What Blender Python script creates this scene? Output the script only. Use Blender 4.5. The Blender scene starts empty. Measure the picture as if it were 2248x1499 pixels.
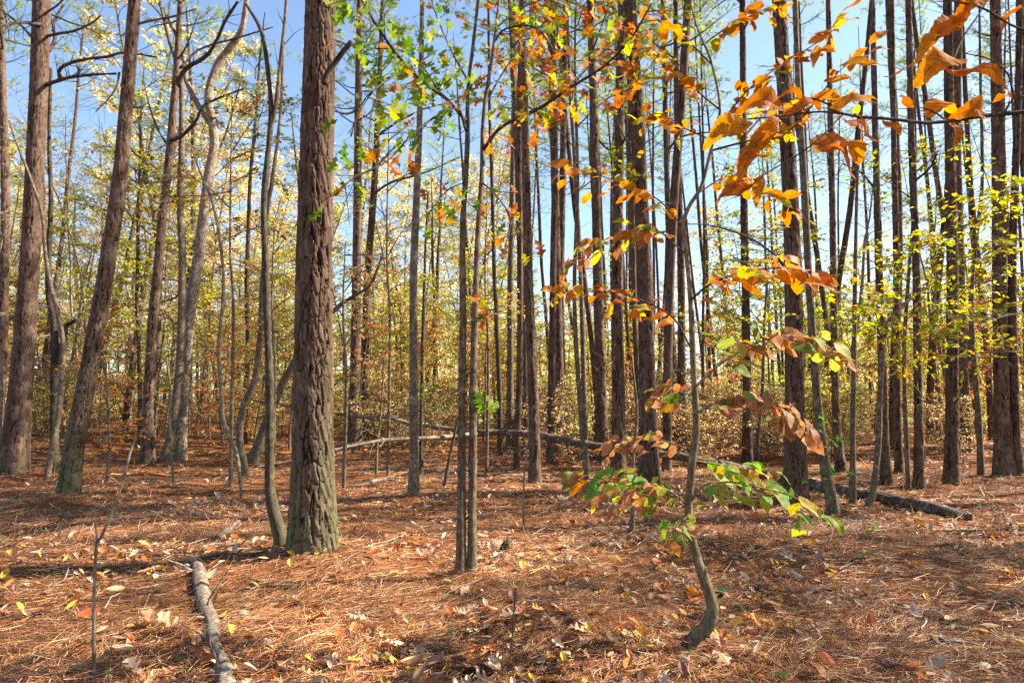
import bpy, math, random
import numpy as np
from mathutils import Vector, Matrix

# ------------------------------------------------------------------ camera, sky, sun, exposure
scene = bpy.context.scene
C = scene.collection
F = 1450.0                      # focal length in photograph pixels (2248 wide)
TILT = math.radians(5.0)
CAM = np.array([0.0, 0.0, 1.45])
cam_data = bpy.data.cameras.new("camera")
cam_data.sensor_width = 36.0
cam_data.lens = F / 2248.0 * 36.0
cam_data.clip_start = 0.05
cam_data.clip_end = 2000.0
cam = bpy.data.objects.new("camera", cam_data)
C.objects.link(cam)
cam.location = CAM
cam.rotation_euler = (math.radians(90) + TILT, 0, 0)
scene.camera = cam

SUN_AZ = math.radians(80)       # clockwise from the view direction (+Y) towards the right (+X)
SUN_EL = math.radians(42)
world = bpy.data.worlds.new("World")
scene.world = world
world.use_nodes = True
wn = world.node_tree
sky = wn.nodes.new("ShaderNodeTexSky")
sky.sky_type = 'NISHITA'
sky.sun_disc = False
sky.sun_elevation = SUN_EL
sky.sun_rotation = SUN_AZ
sky.air_density = 1.0
sky.dust_density = 0.6
sky.ozone_density = 1.6
bg = wn.nodes["Background"]
wn.links.new(sky.outputs[0], bg.inputs[0])
bg.inputs[1].default_value = 0.085
sun_data = bpy.data.lights.new("sun", 'SUN')
sun_data.energy = 5.0
sun_data.angle = math.radians(0.55)
sun_data.color = (1.0, 0.90, 0.74)
sun = bpy.data.objects.new("sun", sun_data)
C.objects.link(sun)
sdir = Vector((math.sin(SUN_AZ) * math.cos(SUN_EL), math.cos(SUN_AZ) * math.cos(SUN_EL), math.sin(SUN_EL)))
sun.rotation_euler = sdir.to_track_quat('Z', 'Y').to_euler()
sun.location = sdir * 60
scene.view_settings.view_transform = 'Standard'
scene.view_settings.look = 'None'
scene.view_settings.exposure = 1.82
scene.view_settings.gamma = 1.0
scene.view_settings.use_curve_mapping = False
scene.cycles.max_bounces = 7
scene.cycles.diffuse_bounces = 6
scene.cycles.glossy_bounces = 2
scene.cycles.transmission_bounces = 4
scene.cycles.use_denoising = False
scene.cycles.debug_use_spatial_splits = False
scene.cycles.caustics_reflective = False
scene.cycles.caustics_refractive = False

# ------------------------------------------------------------------ helpers
R0 = np.random.default_rng(7)
_T = R0.random((256, 256))


def vn(x, y):
    """smooth value noise, -1..1"""
    x = np.asarray(x, float); y = np.asarray(y, float)
    xi = np.floor(x).astype(int); yi = np.floor(y).astype(int)
    fx = x - xi; fy = y - yi
    fx = fx * fx * (3 - 2 * fx); fy = fy * fy * (3 - 2 * fy)
    a = _T[xi & 255, yi & 255]; b = _T[(xi + 1) & 255, yi & 255]
    c = _T[xi & 255, (yi + 1) & 255]; d = _T[(xi + 1) & 255, (yi + 1) & 255]
    return ((a * (1 - fx) + b * fx) * (1 - fy) + (c * (1 - fx) + d * fx) * fy) * 2 - 1


MOUNDS = [((px - 1124) / 1450.0 * d, d, a) for px, d, a in ((28, 12.4, .12), (150, 9.6, .11), (908, 9.6, .08), (1024, 5.45, .07), (1174, 10.9, .09), (1222, 16, .12), (1358, 11.1, .1), (1425, 10.0, .11), (1747, 9.6, .11),
                                                             (1830, 8.2, .08), (2018, 10.5, .08), (2088, 11, .09), (2206, 12.3, .11), (1946, 11.2, .08), (324, 14, .12))]


def gh(x, y):
    """height of the forest floor"""
    x = np.asarray(x, float); y = np.asarray(y, float)
    h = 0.05 * vn(x * 0.55 + 3.1, y * 0.55 + 9.2) + 0.034 * vn(x * 1.9 + 40, y * 1.9 + 11) + 0.012 * vn(x * 4.7 + 14, y * 4.7 + 51)
    h = h + 0.16 * vn(x * 0.13 + 70, y * 0.13 + 20) * np.clip((y - 6) / 8, 0, 1)
    # little rise of needles heaped at the foot of the big pine
    h = h + 0.09 * np.exp(-((x + 1.75) ** 2 + (y - 5.95) ** 2) / 0.5)
    # needles and shed bark heaped round the feet of the trees
    for (mx, my, ma) in MOUNDS:
        h = h + ma * np.exp(-((x - mx) ** 2 + (y - my) ** 2) / (ma * ma * 12))
    # bank at the left far side, dip before it
    h = h - 0.25 * np.exp(-((y - 17 - 0.2 * x) / 3.0) ** 2) * np.clip((-2 - x) / 5, 0, 1)
    h = h + 1.1 * np.clip((y - 20) / 28, 0, 1) ** 1.5 * np.clip((-2 - x) / 14, 0, 1)
    # slope up at the far right edge
    h = h + 0.25 * np.clip((x - 5) / 6, 0, 1) * np.clip((y - 5) / 8, 0, 1)
    return h


ct, st = math.cos(TILT), math.sin(TILT)


def ray(px, py):
    a = (px - 1124.0) / F
    b = -(py - 749.5) / F
    return np.array([a, ct - b * st, st + b * ct])


def at(px, py, Y):
    d = ray(px, py)
    return CAM + d * (Y / d[1])


def gat(px, py):
    d = ray(px, py)
    s = 1.0
    z = 0.0
    for _ in range(40):
        s = (z - CAM[2]) / d[2]
        p = CAM + d * s
        z = 0.6 * z + 0.4 * float(gh(p[0], p[1]))
    return np.array([p[0], p[1], float(gh(p[0], p[1]))])


class MB:
    def __init__(self):
        self.v = []; self.t = []; self.q = []; self.c = []; self.n = 0

    def add(self, v, t=None, q=None, c=None):
        v = np.asarray(v, float).reshape(-1, 3)
        if c is None:
            c = np.ones((len(v), 4))
        c = np.asarray(c, float)
        if c.ndim == 1:
            c = np.tile(np.append(c[:3], 1.0) if len(c) == 3 else c, (len(v), 1))
        if c.shape[1] == 3:
            c = np.hstack([c, np.ones((len(c), 1))])
        self.v.append(v); self.c.append(c)
        if t is not None and len(t):
            self.t.append(np.asarray(t, int).reshape(-1, 3) + self.n)
        if q is not None and len(q):
            self.q.append(np.asarray(q, int).reshape(-1, 4) + self.n)
        self.n += len(v)

    def mesh(self, name, mat, origin=(0, 0, 0), smooth=False):
        me = bpy.data.meshes.new(name)
        v = np.concatenate(self.v) - np.asarray(origin, float)
        c = np.concatenate(self.c)
        t = np.concatenate(self.t) if self.t else np.zeros((0, 3), int)
        q = np.concatenate(self.q) if self.q else np.zeros((0, 4), int)
        me.vertices.add(len(v)); me.vertices.foreach_set("co", v.astype(np.float32).ravel())
        li = np.concatenate([t.ravel(), q.ravel()]).astype(np.int32)
        ls = np.concatenate([np.arange(len(t)) * 3, len(t) * 3 + np.arange(len(q)) * 4]).astype(np.int32)
        me.loops.add(len(li)); me.loops.foreach_set("vertex_index", li)
        me.polygons.add(len(ls)); me.polygons.foreach_set("loop_start", ls)
        me.update(calc_edges=True)
        a = me.attributes.new("col", 'FLOAT_COLOR', 'POINT')
        a.data.foreach_set("color", c.astype(np.float32).ravel())
        me.polygons.foreach_set("use_smooth", np.full(len(ls), bool(smooth)))
        if mat is not None:
            me.materials.append(mat)
        return me

    def build(self, name, mat, parent=None, origin=(0, 0, 0), smooth=False, stuff=False):
        return link(name, self.mesh(name, mat, origin, smooth), parent, stuff)


def link(name, me, parent=None, stuff=False):
    o = bpy.data.objects.new(name, me)
    C.objects.link(o)
    if parent is not None:
        o.parent = parent
    if stuff:
        o["kind"] = "stuff"
    return o


def tag(o, label=None, cat=None, group=None, kind=None):
    if label: o["label"] = label
    if cat: o["category"] = cat
    if group: o["group"] = group
    if kind: o["kind"] = kind
    return o


def thing(name, loc, label, cat, group=None):
    o = bpy.data.objects.new(name, None)
    C.objects.link(o)
    o.empty_display_size = 0.1
    o.location = loc
    return tag(o, label, cat, group)


def copy_tree(o, loc, rz, sc, label=None, group=None, parent=None):
    c = o.copy(); C.objects.link(c)
    if parent is None:
        c.location = loc; c.rotation_euler = (0, 0, rz); c.scale = sc
        if label: c["label"] = label
        if group: c["group"] = group
    else:
        c.parent = parent
    for ch in o.children:
        copy_tree(ch, None, None, None, None, None, c)
    return c


def norm(v):
    v = np.asarray(v, float)
    return v / (np.linalg.norm(v, axis=-1, keepdims=True) + 1e-12)


def smooth_path(P, n):
    """Catmull-Rom through P (k x m), n samples, by chord length; returns samples"""
    P = np.asarray(P, float)
    if len(P) == 2:
        t = np.linspace(0, 1, n)[:, None]
        return P[0] * (1 - t) + P[1] * t
    Q = np.vstack([2 * P[0] - P[1], P, 2 * P[-1] - P[-2]])
    d = np.linalg.norm(np.diff(P[:, :3], axis=0), axis=1)
    s = np.concatenate([[0], np.cumsum(d)])
    u = np.linspace(0, s[-1], n) if np.isscalar(n) else np.asarray(n) * s[-1]
    k = np.clip(np.searchsorted(s, u, side='right') - 1, 0, len(P) - 2)
    f = ((u - s[k]) / np.maximum(d[k], 1e-9))[:, None]
    p0, p1, p2, p3 = Q[k], Q[k + 1], Q[k + 2], Q[k + 3]
    return 0.5 * (2 * p1 + (p2 - p0) * f + (2 * p0 - 5 * p1 + 4 * p2 - p3) * f ** 2 + (3 * p1 - p0 - 3 * p2 + p3) * f ** 3)


def frames(P):
    T = np.gradient(P, axis=0); T = norm(T)
    ref = np.array([1.0, 0, 0]) if abs(T[0][0]) < 0.8 else np.array([0, 0, 1.0])
    U = np.zeros_like(P)
    u = ref - T[0] * np.dot(ref, T[0]); u /= np.linalg.norm(u)
    for i in range(len(P)):
        u = u - T[i] * np.dot(u, T[i]); u = u / (np.linalg.norm(u) + 1e-12)
        U[i] = u
    V = np.cross(T, U)
    return T, U, V


def tube(mb, P, r, ns=6, col=(.5, .5, 0), disp=None, cap=True):
    """swept tube; disp(theta, s) -> (offset, colour n x 4)"""
    P = np.asarray(P, float); n = len(P)
    r = np.broadcast_to(np.asarray(r, float), (n,))
    T, U, V = frames(P)
    th = np.arange(ns) / ns * 2 * math.pi
    s = np.concatenate([[0], np.cumsum(np.linalg.norm(np.diff(P, axis=0), axis=1))])
    TH, S = np.meshgrid(th, s)
    rr = np.repeat(r[:, None], ns, 1)
    c = None
    if disp is not None:
        off, c = disp(TH, S, rr)
        rr = rr + off
        c = c.reshape(-1, 4)
    else:
        c = np.tile(np.append(np.asarray(col, float)[:3], 1), (n * ns, 1))
    X = P[:, None, :] + (np.cos(TH) * rr)[..., None] * U[:, None, :] + (np.sin(TH) * rr)[..., None] * V[:, None, :]
    i = np.arange(n - 1)[:, None] * ns; j = np.arange(ns)[None, :]; j2 = (j + 1) % ns
    q = np.stack([i + j, i + j2, i + ns + j2, i + ns + j], -1).reshape(-1, 4)
    v = X.reshape(-1, 3)
    t = None
    if cap:
        v = np.vstack([v, P[0], P[-1]])
        c = np.vstack([c, c[0], c[-1]])
        a = n * ns
        jj = np.arange(ns)
        t0 = np.stack([np.full(ns, a), (jj + 1) % ns, jj], -1)
        t1 = np.stack([np.full(ns, a + 1), (n - 1) * ns + jj, (n - 1) * ns + (jj + 1) % ns], -1)
        t = np.vstack([t0, t1])
    mb.add(v, t, q, c)


def bark_disp(nu, ch, depth, seed=0, z0=0.0, moss=0.0):
    """plated pine bark: cells nu round, ch metres tall"""
    rg = np.random.default_rng(100 + seed)
    J = rg.random((nu, 512, 3))
    ph = rg.random() * 50

    def f(TH, S, rr):
        Rr = nu * 0.30
        cx, sx = np.cos(TH), np.sin(TH)
        wx, wy = cx * Rr + ph, sx * Rr + ph
        sc = S / ch
        # furrows wander as they climb
        U = TH / (2 * math.pi) * nu + 0.70 * vn(wx * .8 + sc * .23, wy * .8 - sc * .17) + 0.32 * vn(wx * 2.1 - sc * 1.1, wy * 2.1 + sc * .9) + 0.10 * vn(wx * 5 + sc * 4, wy * 5)
        ci = np.floor(U).astype(int); fu = U - ci
        Jc = J[ci % nu, 0]
        V = sc * (.75 + .5 * Jc[..., 1]) + Jc[..., 0] * 9 + 0.5 * (Jc[..., 2] - .5) * fu + 0.22 * vn(wx * 3 + sc, wy * 3 + sc * .7)
        cj = np.floor(V).astype(int)
        brk = cj + .3 + .4 * J[ci % nu, cj % 512][..., 0]
        row = np.where(V < brk, cj - 1, cj)
        b2 = np.where(V < brk, cj - 1 + .3 + .4 * J[ci % nu, (cj - 1) % 512][..., 0], cj + 1 + .3 + .4 * J[ci % nu, (cj + 1) % 512][..., 0])
        dv = np.minimum(np.abs(V - brk), np.abs(V - b2))
        du = np.minimum(fu, 1 - fu)
        cr = J[ci % nu, row % 512][..., 2]
        open_u = np.clip(.92 + .6 * vn(wx * 1.1 + sc * .8 + 9, wy * 1.1 + sc * .5), .4, 1)
        open_v = np.clip(.6 + .6 * vn(wx * 2.1 + 31, wy * 2.1 + sc * 1.3), .05, 1)
        eu = np.clip((du - .045) / .065, 0, 1); eu = eu * eu * (3 - 2 * eu)
        ev = np.clip((dv - .012) / .03, 0, 1); ev = ev * ev * (3 - 2 * ev)
        e = (1 - open_u * (1 - eu)) * (1 - open_v * (1 - ev))
        ter = vn(wx * 2.6 + sc * 1.9, wy * 2.6 + sc * 3.1); ter = np.floor(ter * 3.5) / 3.5
        fine = vn(wx * 7 + sc * 2, wy * 7 + sc * 6) * .12 + vn(wx * 15 + sc * 5, wy * 15 + sc * 9) * .08
        off = depth * (e * (1.0 + .22 * cr) + e * .26 * ter + fine * .8) - depth * .85
        ms = np.clip(moss * np.exp(-np.clip(S - 0.25, 0, 99) / 0.8) * (0.95 + 0.9 * vn(wx * 1.2 + S * 2, wy * 1.2) + 0.6 * vn(wx * 5, wy * 5 + S * 12)), 0, 1)
        crt = np.clip(cr + .25 * ter, 0, 1)
        return off, np.stack([crt, np.clip(e, 0, 1), ms, np.ones_like(cr)], -1)
    return f


def ridge_disp(depth, seed=0, moss=0.0, k=9, lump=0.0):
    """finely furrowed or smooth hardwood bark"""
    ph = seed * 7.7

    def f(TH, S, rr):
        wx, wy = np.cos(TH) * k * 0.35 + ph, np.sin(TH) * k * 0.35 + ph
        a = vn(wx * 1.6 + S * 1.5, wy * 1.6 + S * 2.2)
        b = vn(wx * 3.4 + S * 5, wy * 3.4 + S * 9)
        off = depth * (0.7 * (1 - 2 * np.abs(a)) + 0.35 * b) + lump * rr * vn(S * 3.1 + ph, S * 0 + ph)
        lich = vn(wx * 0.9 + S * 2.6 + 30, wy * 0.9 + S * 1.1)
        ms = np.clip(moss * np.exp(-S / 1.0) * (0.8 + vn(wx + S * 3, wy)), 0, 1)
        return off, np.stack([lich * 0.5 + 0.5, 0.5 + 0.5 * b, ms, np.ones_like(a)], -1)
    return f


# ---- leaves
def leaf_tpl(kind):
    """local leaf: base at origin, tip at y = 1, face normal +z; returns verts, tris, uv (lateral, along)"""
    if kind == 'diamond':
        v = [(0, 0, 0), (-.28, .45, .07), (0, 1, -.06), (.28, .45, .07)]
        t = [(0, 2, 1), (0, 3, 2)]
        uv = [(0, 0), (-1, .45), (0, 1), (1, .45)]
        return np.array(v, float), np.array(t), np.array(uv, float)
    if kind == 'tri':
        v = [(0, 0, 0), (-.3, .6, .05), (.3, .75, -.05)]
        return np.array(v, float), np.array([(0, 2, 1)]), np.array([(0, 0), (-1, .6), (1, .7)], float)
    # outlines: half width at stations along the midrib
    if kind == 'ell':
        w = [0, .17, .24, .22, .13, 0]; y = [0, .2, .42, .64, .85, 1]
        bend, cup, saw = -.12, .10, 0
    elif kind == 'chest':      # long toothed leaf with a pointed tip
        y = [0, .05, .14, .24, .34, .44, .54, .64, .74, .83, .91, 1]
        w = [0, .07, .145, .19, .218, .23, .225, .20, .16, .11, .055, 0]
        bend, cup, saw = -.18, .16, .018
    elif kind == 'chest_big':
        y = list(np.linspace(0, 1, 21))
        w = [0.215 * math.sin(math.pi * min(1, yy ** 0.85)) ** 0.85 for yy in y]
        w[0] = 0; w[-1] = 0
        bend, cup, saw = -.25, .30, .02
    elif kind in ('oak', 'oak_curl'):
        y = [0, .06, .12, .20, .27, .33, .40, .47, .53, .60, .67, .73, .80, .87, .93, 1]
        w = [0, .02, .05, .16, .20, .08, .10, .30, .33, .12, .13, .31, .29, .12, .10, 0]
        bend, cup, saw = (-.15, .10, 0) if kind == 'oak' else (.35, .8, 0)
    elif kind == 'curl':
        w = [0, .15, .25, .28, .22, .12, 0]; y = [0, .15, .35, .55, .75, .9, 1]
        bend, cup, saw = .45, 1.0, 0
    elif kind == 'star':       # five pointed sweetgum leaf
        v = [(0, .30, 0.02)]; uv = [(0, .3)]
        for k in range(11):
            a = -math.pi / 2 + (k - 5) * math.pi * 2 / 10.2
            rad = .62 if k % 2 else .26
            if k in (0, 10): rad = .2
            v.append((rad * math.cos(a + math.pi), .30 - rad * math.sin(a), -.10 * (rad > .4)))
            uv.append((math.cos(a), .5))
        t = [(0, k + 1, k + 2) for k in range(10)]
        v = np.array(v, float)
        v[:, 1] -= v[:, 1].min()
        return v, np.array(t), np.array(uv, float)
    n = len(y); v = []; uv = []
    for i in range(n):
        z = bend * y[i] ** 2
        rip = 0.012 * math.sin(i * 1.3) if kind in ('chest_big',) else 0
        ww = w[i] + (saw if i % 2 else -saw * .3) * (w[i] > .03)
        v += [(0, y[i], z), (-ww, y[i] - .02, z + cup * ww * ww * 4 * .35 + cup * ww * .35 + rip), (ww, y[i] - .02, z + cup * ww * ww * 4 * .35 + cup * ww * .35 - rip)]
        uv += [(0, y[i]), (-w[i] / .25, y[i]), (w[i] / .25, y[i])]
    t = []
    for i in range(n - 1):
        a, b = i * 3, i * 3 + 3
        t += [(a, b, b + 1), (a, b + 1, a + 1), (a, a + 2, b + 2), (a, b + 2, b)]
    return np.array(v, float), np.array(t), np.array(uv, float)


TPL = {k: leaf_tpl(k) for k in ('diamond', 'tri', 'ell', 'chest', 'chest_big', 'oak', 'oak_curl', 'curl', 'star')}


def add_leaves(mb, kind, pos, ydir, nrm, size, col):
    v, t, uv = TPL[kind]
    pos = np.asarray(pos, float); N = len(pos)
    if N == 0: return
    y = norm(ydir); x = norm(np.cross(y, nrm)); z = np.cross(x, y)
    size = np.broadcast_to(np.asarray(size, float), (N,))
    M = np.stack([x, y, z], 1)                      # N,3(axis),3
    X = np.einsum('kj,njd->nkd', v, M) * size[:, None, None] + pos[:, None, :]
    k = len(v)
    T = (t[None] + (np.arange(N) * k)[:, None, None]).reshape(-1, 3)
    c = np.repeat(np.asarray(col, float)[:, :3], k, 0)
    mb.add(X.reshape(-1, 3), T, None, c)


def pick_cols(rg, pal, n, jit=0.18):
    pal = np.asarray(pal, float)
    w = pal[:, 3] / pal[:, 3].sum()
    k = rg.choice(len(pal), n, p=w)
    return pal[k, :3] * (1 + jit * rg.standard_normal((n, 1))).clip(.5, 1.6) * (1 + .08 * rg.standard_normal((n, 3)))


# ------------------------------------------------------------------ materials
def newmat(name):
    m = bpy.data.materials.new(name); m.use_nodes = True
    nt = m.node_tree
    for n in list(nt.nodes): nt.nodes.remove(n)
    out = nt.nodes.new("ShaderNodeOutputMaterial")
    return m, nt, out


def N(nt, typ, **kw):
    n = nt.nodes.new(typ)
    for k, v in kw.items(): setattr(n, k, v)
    return n


def noise(nt, vec, scale, detail=4, rough=.6):
    n = N(nt, "ShaderNodeTexNoise")
    n.inputs["Scale"].default_value = scale; n.inputs["Detail"].default_value = detail; n.inputs["Roughness"].default_value = rough
    if vec is not None: nt.links.new(vec, n.inputs["Vector"])
    return n


def ramp(nt, fac, stops):
    r = N(nt, "ShaderNodeValToRGB")
    el = r.color_ramp.elements
    while len(el) < len(stops): el.new(0.5)
    for e, (p, c) in zip(el, stops):
        e.position = p; e.color = (*c, 1) if len(c) == 3 else c
    nt.links.new(fac, r.inputs[0])
    return r


def mixc(nt, fac, a, b, mode='MIX'):
    m = N(nt, "ShaderNodeMix", data_type='RGBA', blend_type=mode)
    for sock, val in ((0, fac), (6, a), (7, b)):
        if hasattr(val, 'links') or isinstance(val, bpy.types.NodeSocket):
            nt.links.new(val, m.inputs[sock])
        else:
            m.inputs[sock].default_value = val if sock == 0 else (*val, 1)
    return m.outputs[2]


def math_n(nt, op, a, b=None, clamp=False):
    m = N(nt, "ShaderNodeMath", operation=op, use_clamp=clamp)
    for i, val in enumerate((a, b)):
        if val is None: continue
        if isinstance(val, bpy.types.NodeSocket): nt.links.new(val, m.inputs[i])
        else: m.inputs[i].default_value = val
    return m.outputs[0]


def leaf_mat(name, source='attr', trans=0.45, rough=0.5, rnd=0.25, veins=False, spec=.35):
    m, nt, out = newmat(name)
    oi = N(nt, "ShaderNodeObjectInfo")
    if source == 'attr':
        a = N(nt, "ShaderNodeAttribute", attribute_name="col"); col = a.outputs[0]
        v = math_n(nt, 'MULTIPLY_ADD', oi.outputs["Random"], rnd * 2)
        nt.nodes[-1].inputs[2].default_value = 1 - rnd
        col = mixc(nt, 1.0, col, v, 'MULTIPLY')
    else:
        col = oi.outputs["Color"]
    tc = N(nt, "ShaderNodeTexCoord")
    bump = None
    if veins:
        a = N(nt, "ShaderNodeAttribute", attribute_name="col")
        sep = N(nt, "ShaderNodeSeparateColor"); nt.links.new(a.outputs[0], sep.inputs[0])
        lat, al = sep.outputs[0], sep.outputs[1]
        w = math_n(nt, 'SINE', math_n(nt, 'MULTIPLY', math_n(nt, 'SUBTRACT', al, math_n(nt, 'MULTIPLY', lat, .13)), 78.0))
        w = math_n(nt, 'POWER', math_n(nt, 'MULTIPLY_ADD', w, .5), 6.0)
        nt.nodes[-2].inputs[2].default_value = .5
        mid = math_n(nt, 'LESS_THAN', lat, .05)
        vein = math_n(nt, 'MAXIMUM', math_n(nt, 'MULTIPLY', w, .5), mid)
        nz = noise(nt, tc.outputs["Object"], 4.0, 4)
        blot = ramp(nt, nz.outputs[0], [(.30, (.35, .25, .2)), (.46, (.85, .85, .8)), (.7, (1.15, 1.12, 1.0))])
        col = mixc(nt, 1.0, col, blot.outputs[0], 'MULTIPLY')
        dark = mixc(nt, 1.0, col, (.55, .42, .30), 'MULTIPLY')
        col = mixc(nt, math_n(nt, 'MULTIPLY', vein, .6), col, dark)
        bump = N(nt, "ShaderNodeBump"); bump.inputs["Strength"].default_value = .5; bump.inputs["Distance"].default_value = .003
        nt.links.new(vein, bump.inputs["Height"])
    p = N(nt, "ShaderNodeBsdfPrincipled")
    p.inputs["Roughness"].default_value = rough
    p.inputs["Specular IOR Level"].default_value = spec
    t = N(nt, "ShaderNodeBsdfTranslucent")
    mx = N(nt, "ShaderNodeMixShader"); mx.inputs[0].default_value = trans
    nt.links.new(col, p.inputs["Base Color"])
    sat = N(nt, "ShaderNodeHueSaturation"); sat.inputs["Saturation"].default_value = 1.15; sat.inputs["Value"].default_value = 1.35
    nt.links.new(col, sat.inputs["Color"]); nt.links.new(sat.outputs[0], t.inputs[0])
    if bump:
        nt.links.new(bump.outputs[0], p.inputs["Normal"])
    nt.links.new(p.outputs[0], mx.inputs[1]); nt.links.new(t.outputs[0], mx.inputs[2])
    nt.links.new(mx.outputs[0], out.inputs[0])
    return m


def pine_bark(name, red=0.0):
    m, nt, out = newmat(name)
    a = N(nt, "ShaderNodeAttribute", attribute_name="col")
    sep = N(nt, "ShaderNodeSeparateColor"); nt.links.new(a.outputs[0], sep.inputs[0])
    tc = N(nt, "ShaderNodeTexCoord")
    mp = N(nt, "ShaderNodeMapping"); mp.inputs["Scale"].default_value = (1, 1, .35)
    nt.links.new(tc.outputs["Object"], mp.inputs[0])
    plate = ramp(nt, sep.outputs[0], [(0, (.085, .044, .029)), (.35, (.165, .103, .070)), (.6, (.120, .066, .043)), (.8, (.225, .158, .116)), (1, (.105, .053, .036))])
    n1 = noise(nt, mp.outputs[0], 30, 6, .7)
    v1 = ramp(nt, n1.outputs[0], [(.25, (.55, .52, .5)), (.5, (1, 1, 1)), (.75, (1.35, 1.38, 1.4))])
    col = mixc(nt, 1.0, plate.outputs[0], v1.outputs[0], 'MULTIPLY')
    col = mixc(nt, ramp(nt, sep.outputs[1], [(.25, (0, 0, 0)), (.7, (1, 1, 1))]).outputs[0], (.030, .013, .008), col)
    n2 = noise(nt, tc.outputs["Object"], 5, 5)
    lich = ramp(nt, n2.outputs[0], [(.56, (0, 0, 0)), (.72, (1, 1, 1))])
    col = mixc(nt, math_n(nt, 'MULTIPLY', lich.outputs[0], .35), col, (.24, .20, .15))
    n3 = noise(nt, tc.outputs["Object"], 28, 5, .7)
    ms = math_n(nt, 'MULTIPLY', sep.outputs[2], ramp(nt, n3.outputs[0], [(.36, (0, 0, 0)), (.56, (1, 1, 1))]).outputs[0], True)
    col = mixc(nt, math_n(nt, 'MULTIPLY', ms, .85), col, (.140, .190, .070))
    oi = N(nt, "ShaderNodeObjectInfo")
    v = math_n(nt, 'MULTIPLY_ADD', oi.outputs["Random"], .3); nt.nodes[-1].inputs[2].default_value = .6
    col = mixc(nt, 1.0, col, v, 'MULTIPLY')
    p = N(nt, "ShaderNodeBsdfPrincipled"); p.inputs["Roughness"].default_value = .9
    p.inputs["Specular IOR Level"].default_value = .2
    b = N(nt, "ShaderNodeBump"); b.inputs["Strength"].default_value = .7; b.inputs["Distance"].default_value = .012
    nt.links.new(n1.outputs[0], b.inputs["Height"]); nt.links.new(b.outputs[0], p.inputs["Normal"])
    nt.links.new(col, p.inputs["Base Color"]); nt.links.new(p.outputs[0], out.inputs[0])
    return m


def grey_bark(name, dark, light, lichen=(.36, .36, .30), moss=(.10, .11, .045)):
    m, nt, out = newmat(name)
    a = N(nt, "ShaderNodeAttribute", attribute_name="col")
    sep = N(nt, "ShaderNodeSeparateColor"); nt.links.new(a.outputs[0], sep.inputs[0])
    tc = N(nt, "ShaderNodeTexCoord")
    mp = N(nt, "ShaderNodeMapping"); mp.inputs["Scale"].default_value = (1, 1, .3)
    nt.links.new(tc.outputs["Object"], mp.inputs[0])
    n1 = noise(nt, mp.outputs[0], 55, 6, .72)
    col = ramp(nt, n1.outputs[0], [(.36, tuple(x * .6 for x in dark)), (.47, dark), (.62, light)]).outputs[0]
    n2 = noise(nt, tc.outputs["Object"], 11, 5)
    col = mixc(nt, math_n(nt, 'MULTIPLY', ramp(nt, n2.outputs[0], [(.52, (0, 0, 0)), (.66, (1, 1, 1))]).outputs[0], .7), col, lichen)
    n4 = noise(nt, tc.outputs["Object"], 3.0, 3)
    col = mixc(nt, math_n(nt, 'MULTIPLY', ramp(nt, n4.outputs[0], [(.5, (0, 0, 0)), (.7, (1, 1, 1))]).outputs[0], .5), col, tuple(x * .55 for x in dark))
    col = mixc(nt, math_n(nt, 'MULTIPLY', sep.outputs[2], .7), col, moss)
    oi = N(nt, "ShaderNodeObjectInfo")
    v = math_n(nt, 'MULTIPLY_ADD', oi.outputs["Random"], .4); nt.nodes[-1].inputs[2].default_value = .8
    col = mixc(nt, 1.0, col, v, 'MULTIPLY')
    p = N(nt, "ShaderNodeBsdfPrincipled"); p.inputs["Roughness"].default_value = .85
    p.inputs["Specular IOR Level"].default_value = .25
    b = N(nt, "ShaderNodeBump"); b.inputs["Strength"].default_value = .9; b.inputs["Distance"].default_value = .012
    nt.links.new(n1.outputs[0], b.inputs["Height"]); nt.links.new(b.outputs[0], p.inputs["Normal"])
    nt.links.new(col, p.inputs["Base Color"]); nt.links.new(p.outputs[0], out.inputs[0])
    return m


def plain_attr(name, rough=.8, trans=0.0, spec=.3):
    m, nt, out = newmat(name)
    a = N(nt, "ShaderNodeAttribute", attribute_name="col")
    p = N(nt, "ShaderNodeBsdfPrincipled"); p.inputs["Roughness"].default_value = rough
    p.inputs["Specular IOR Level"].default_value = spec
    nt.links.new(a.outputs[0], p.inputs["Base Color"])
    if trans:
        t = N(nt, "ShaderNodeBsdfTranslucent"); nt.links.new(a.outputs[0], t.inputs[0])
        mx = N(nt, "ShaderNodeMixShader"); mx.inputs[0].default_value = trans
        nt.links.new(p.outputs[0], mx.inputs[1]); nt.links.new(t.outputs[0], mx.inputs[2])
        nt.links.new(mx.outputs[0], out.inputs[0])
    else:
        nt.links.new(p.outputs[0], out.inputs[0])
    return m


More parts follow.
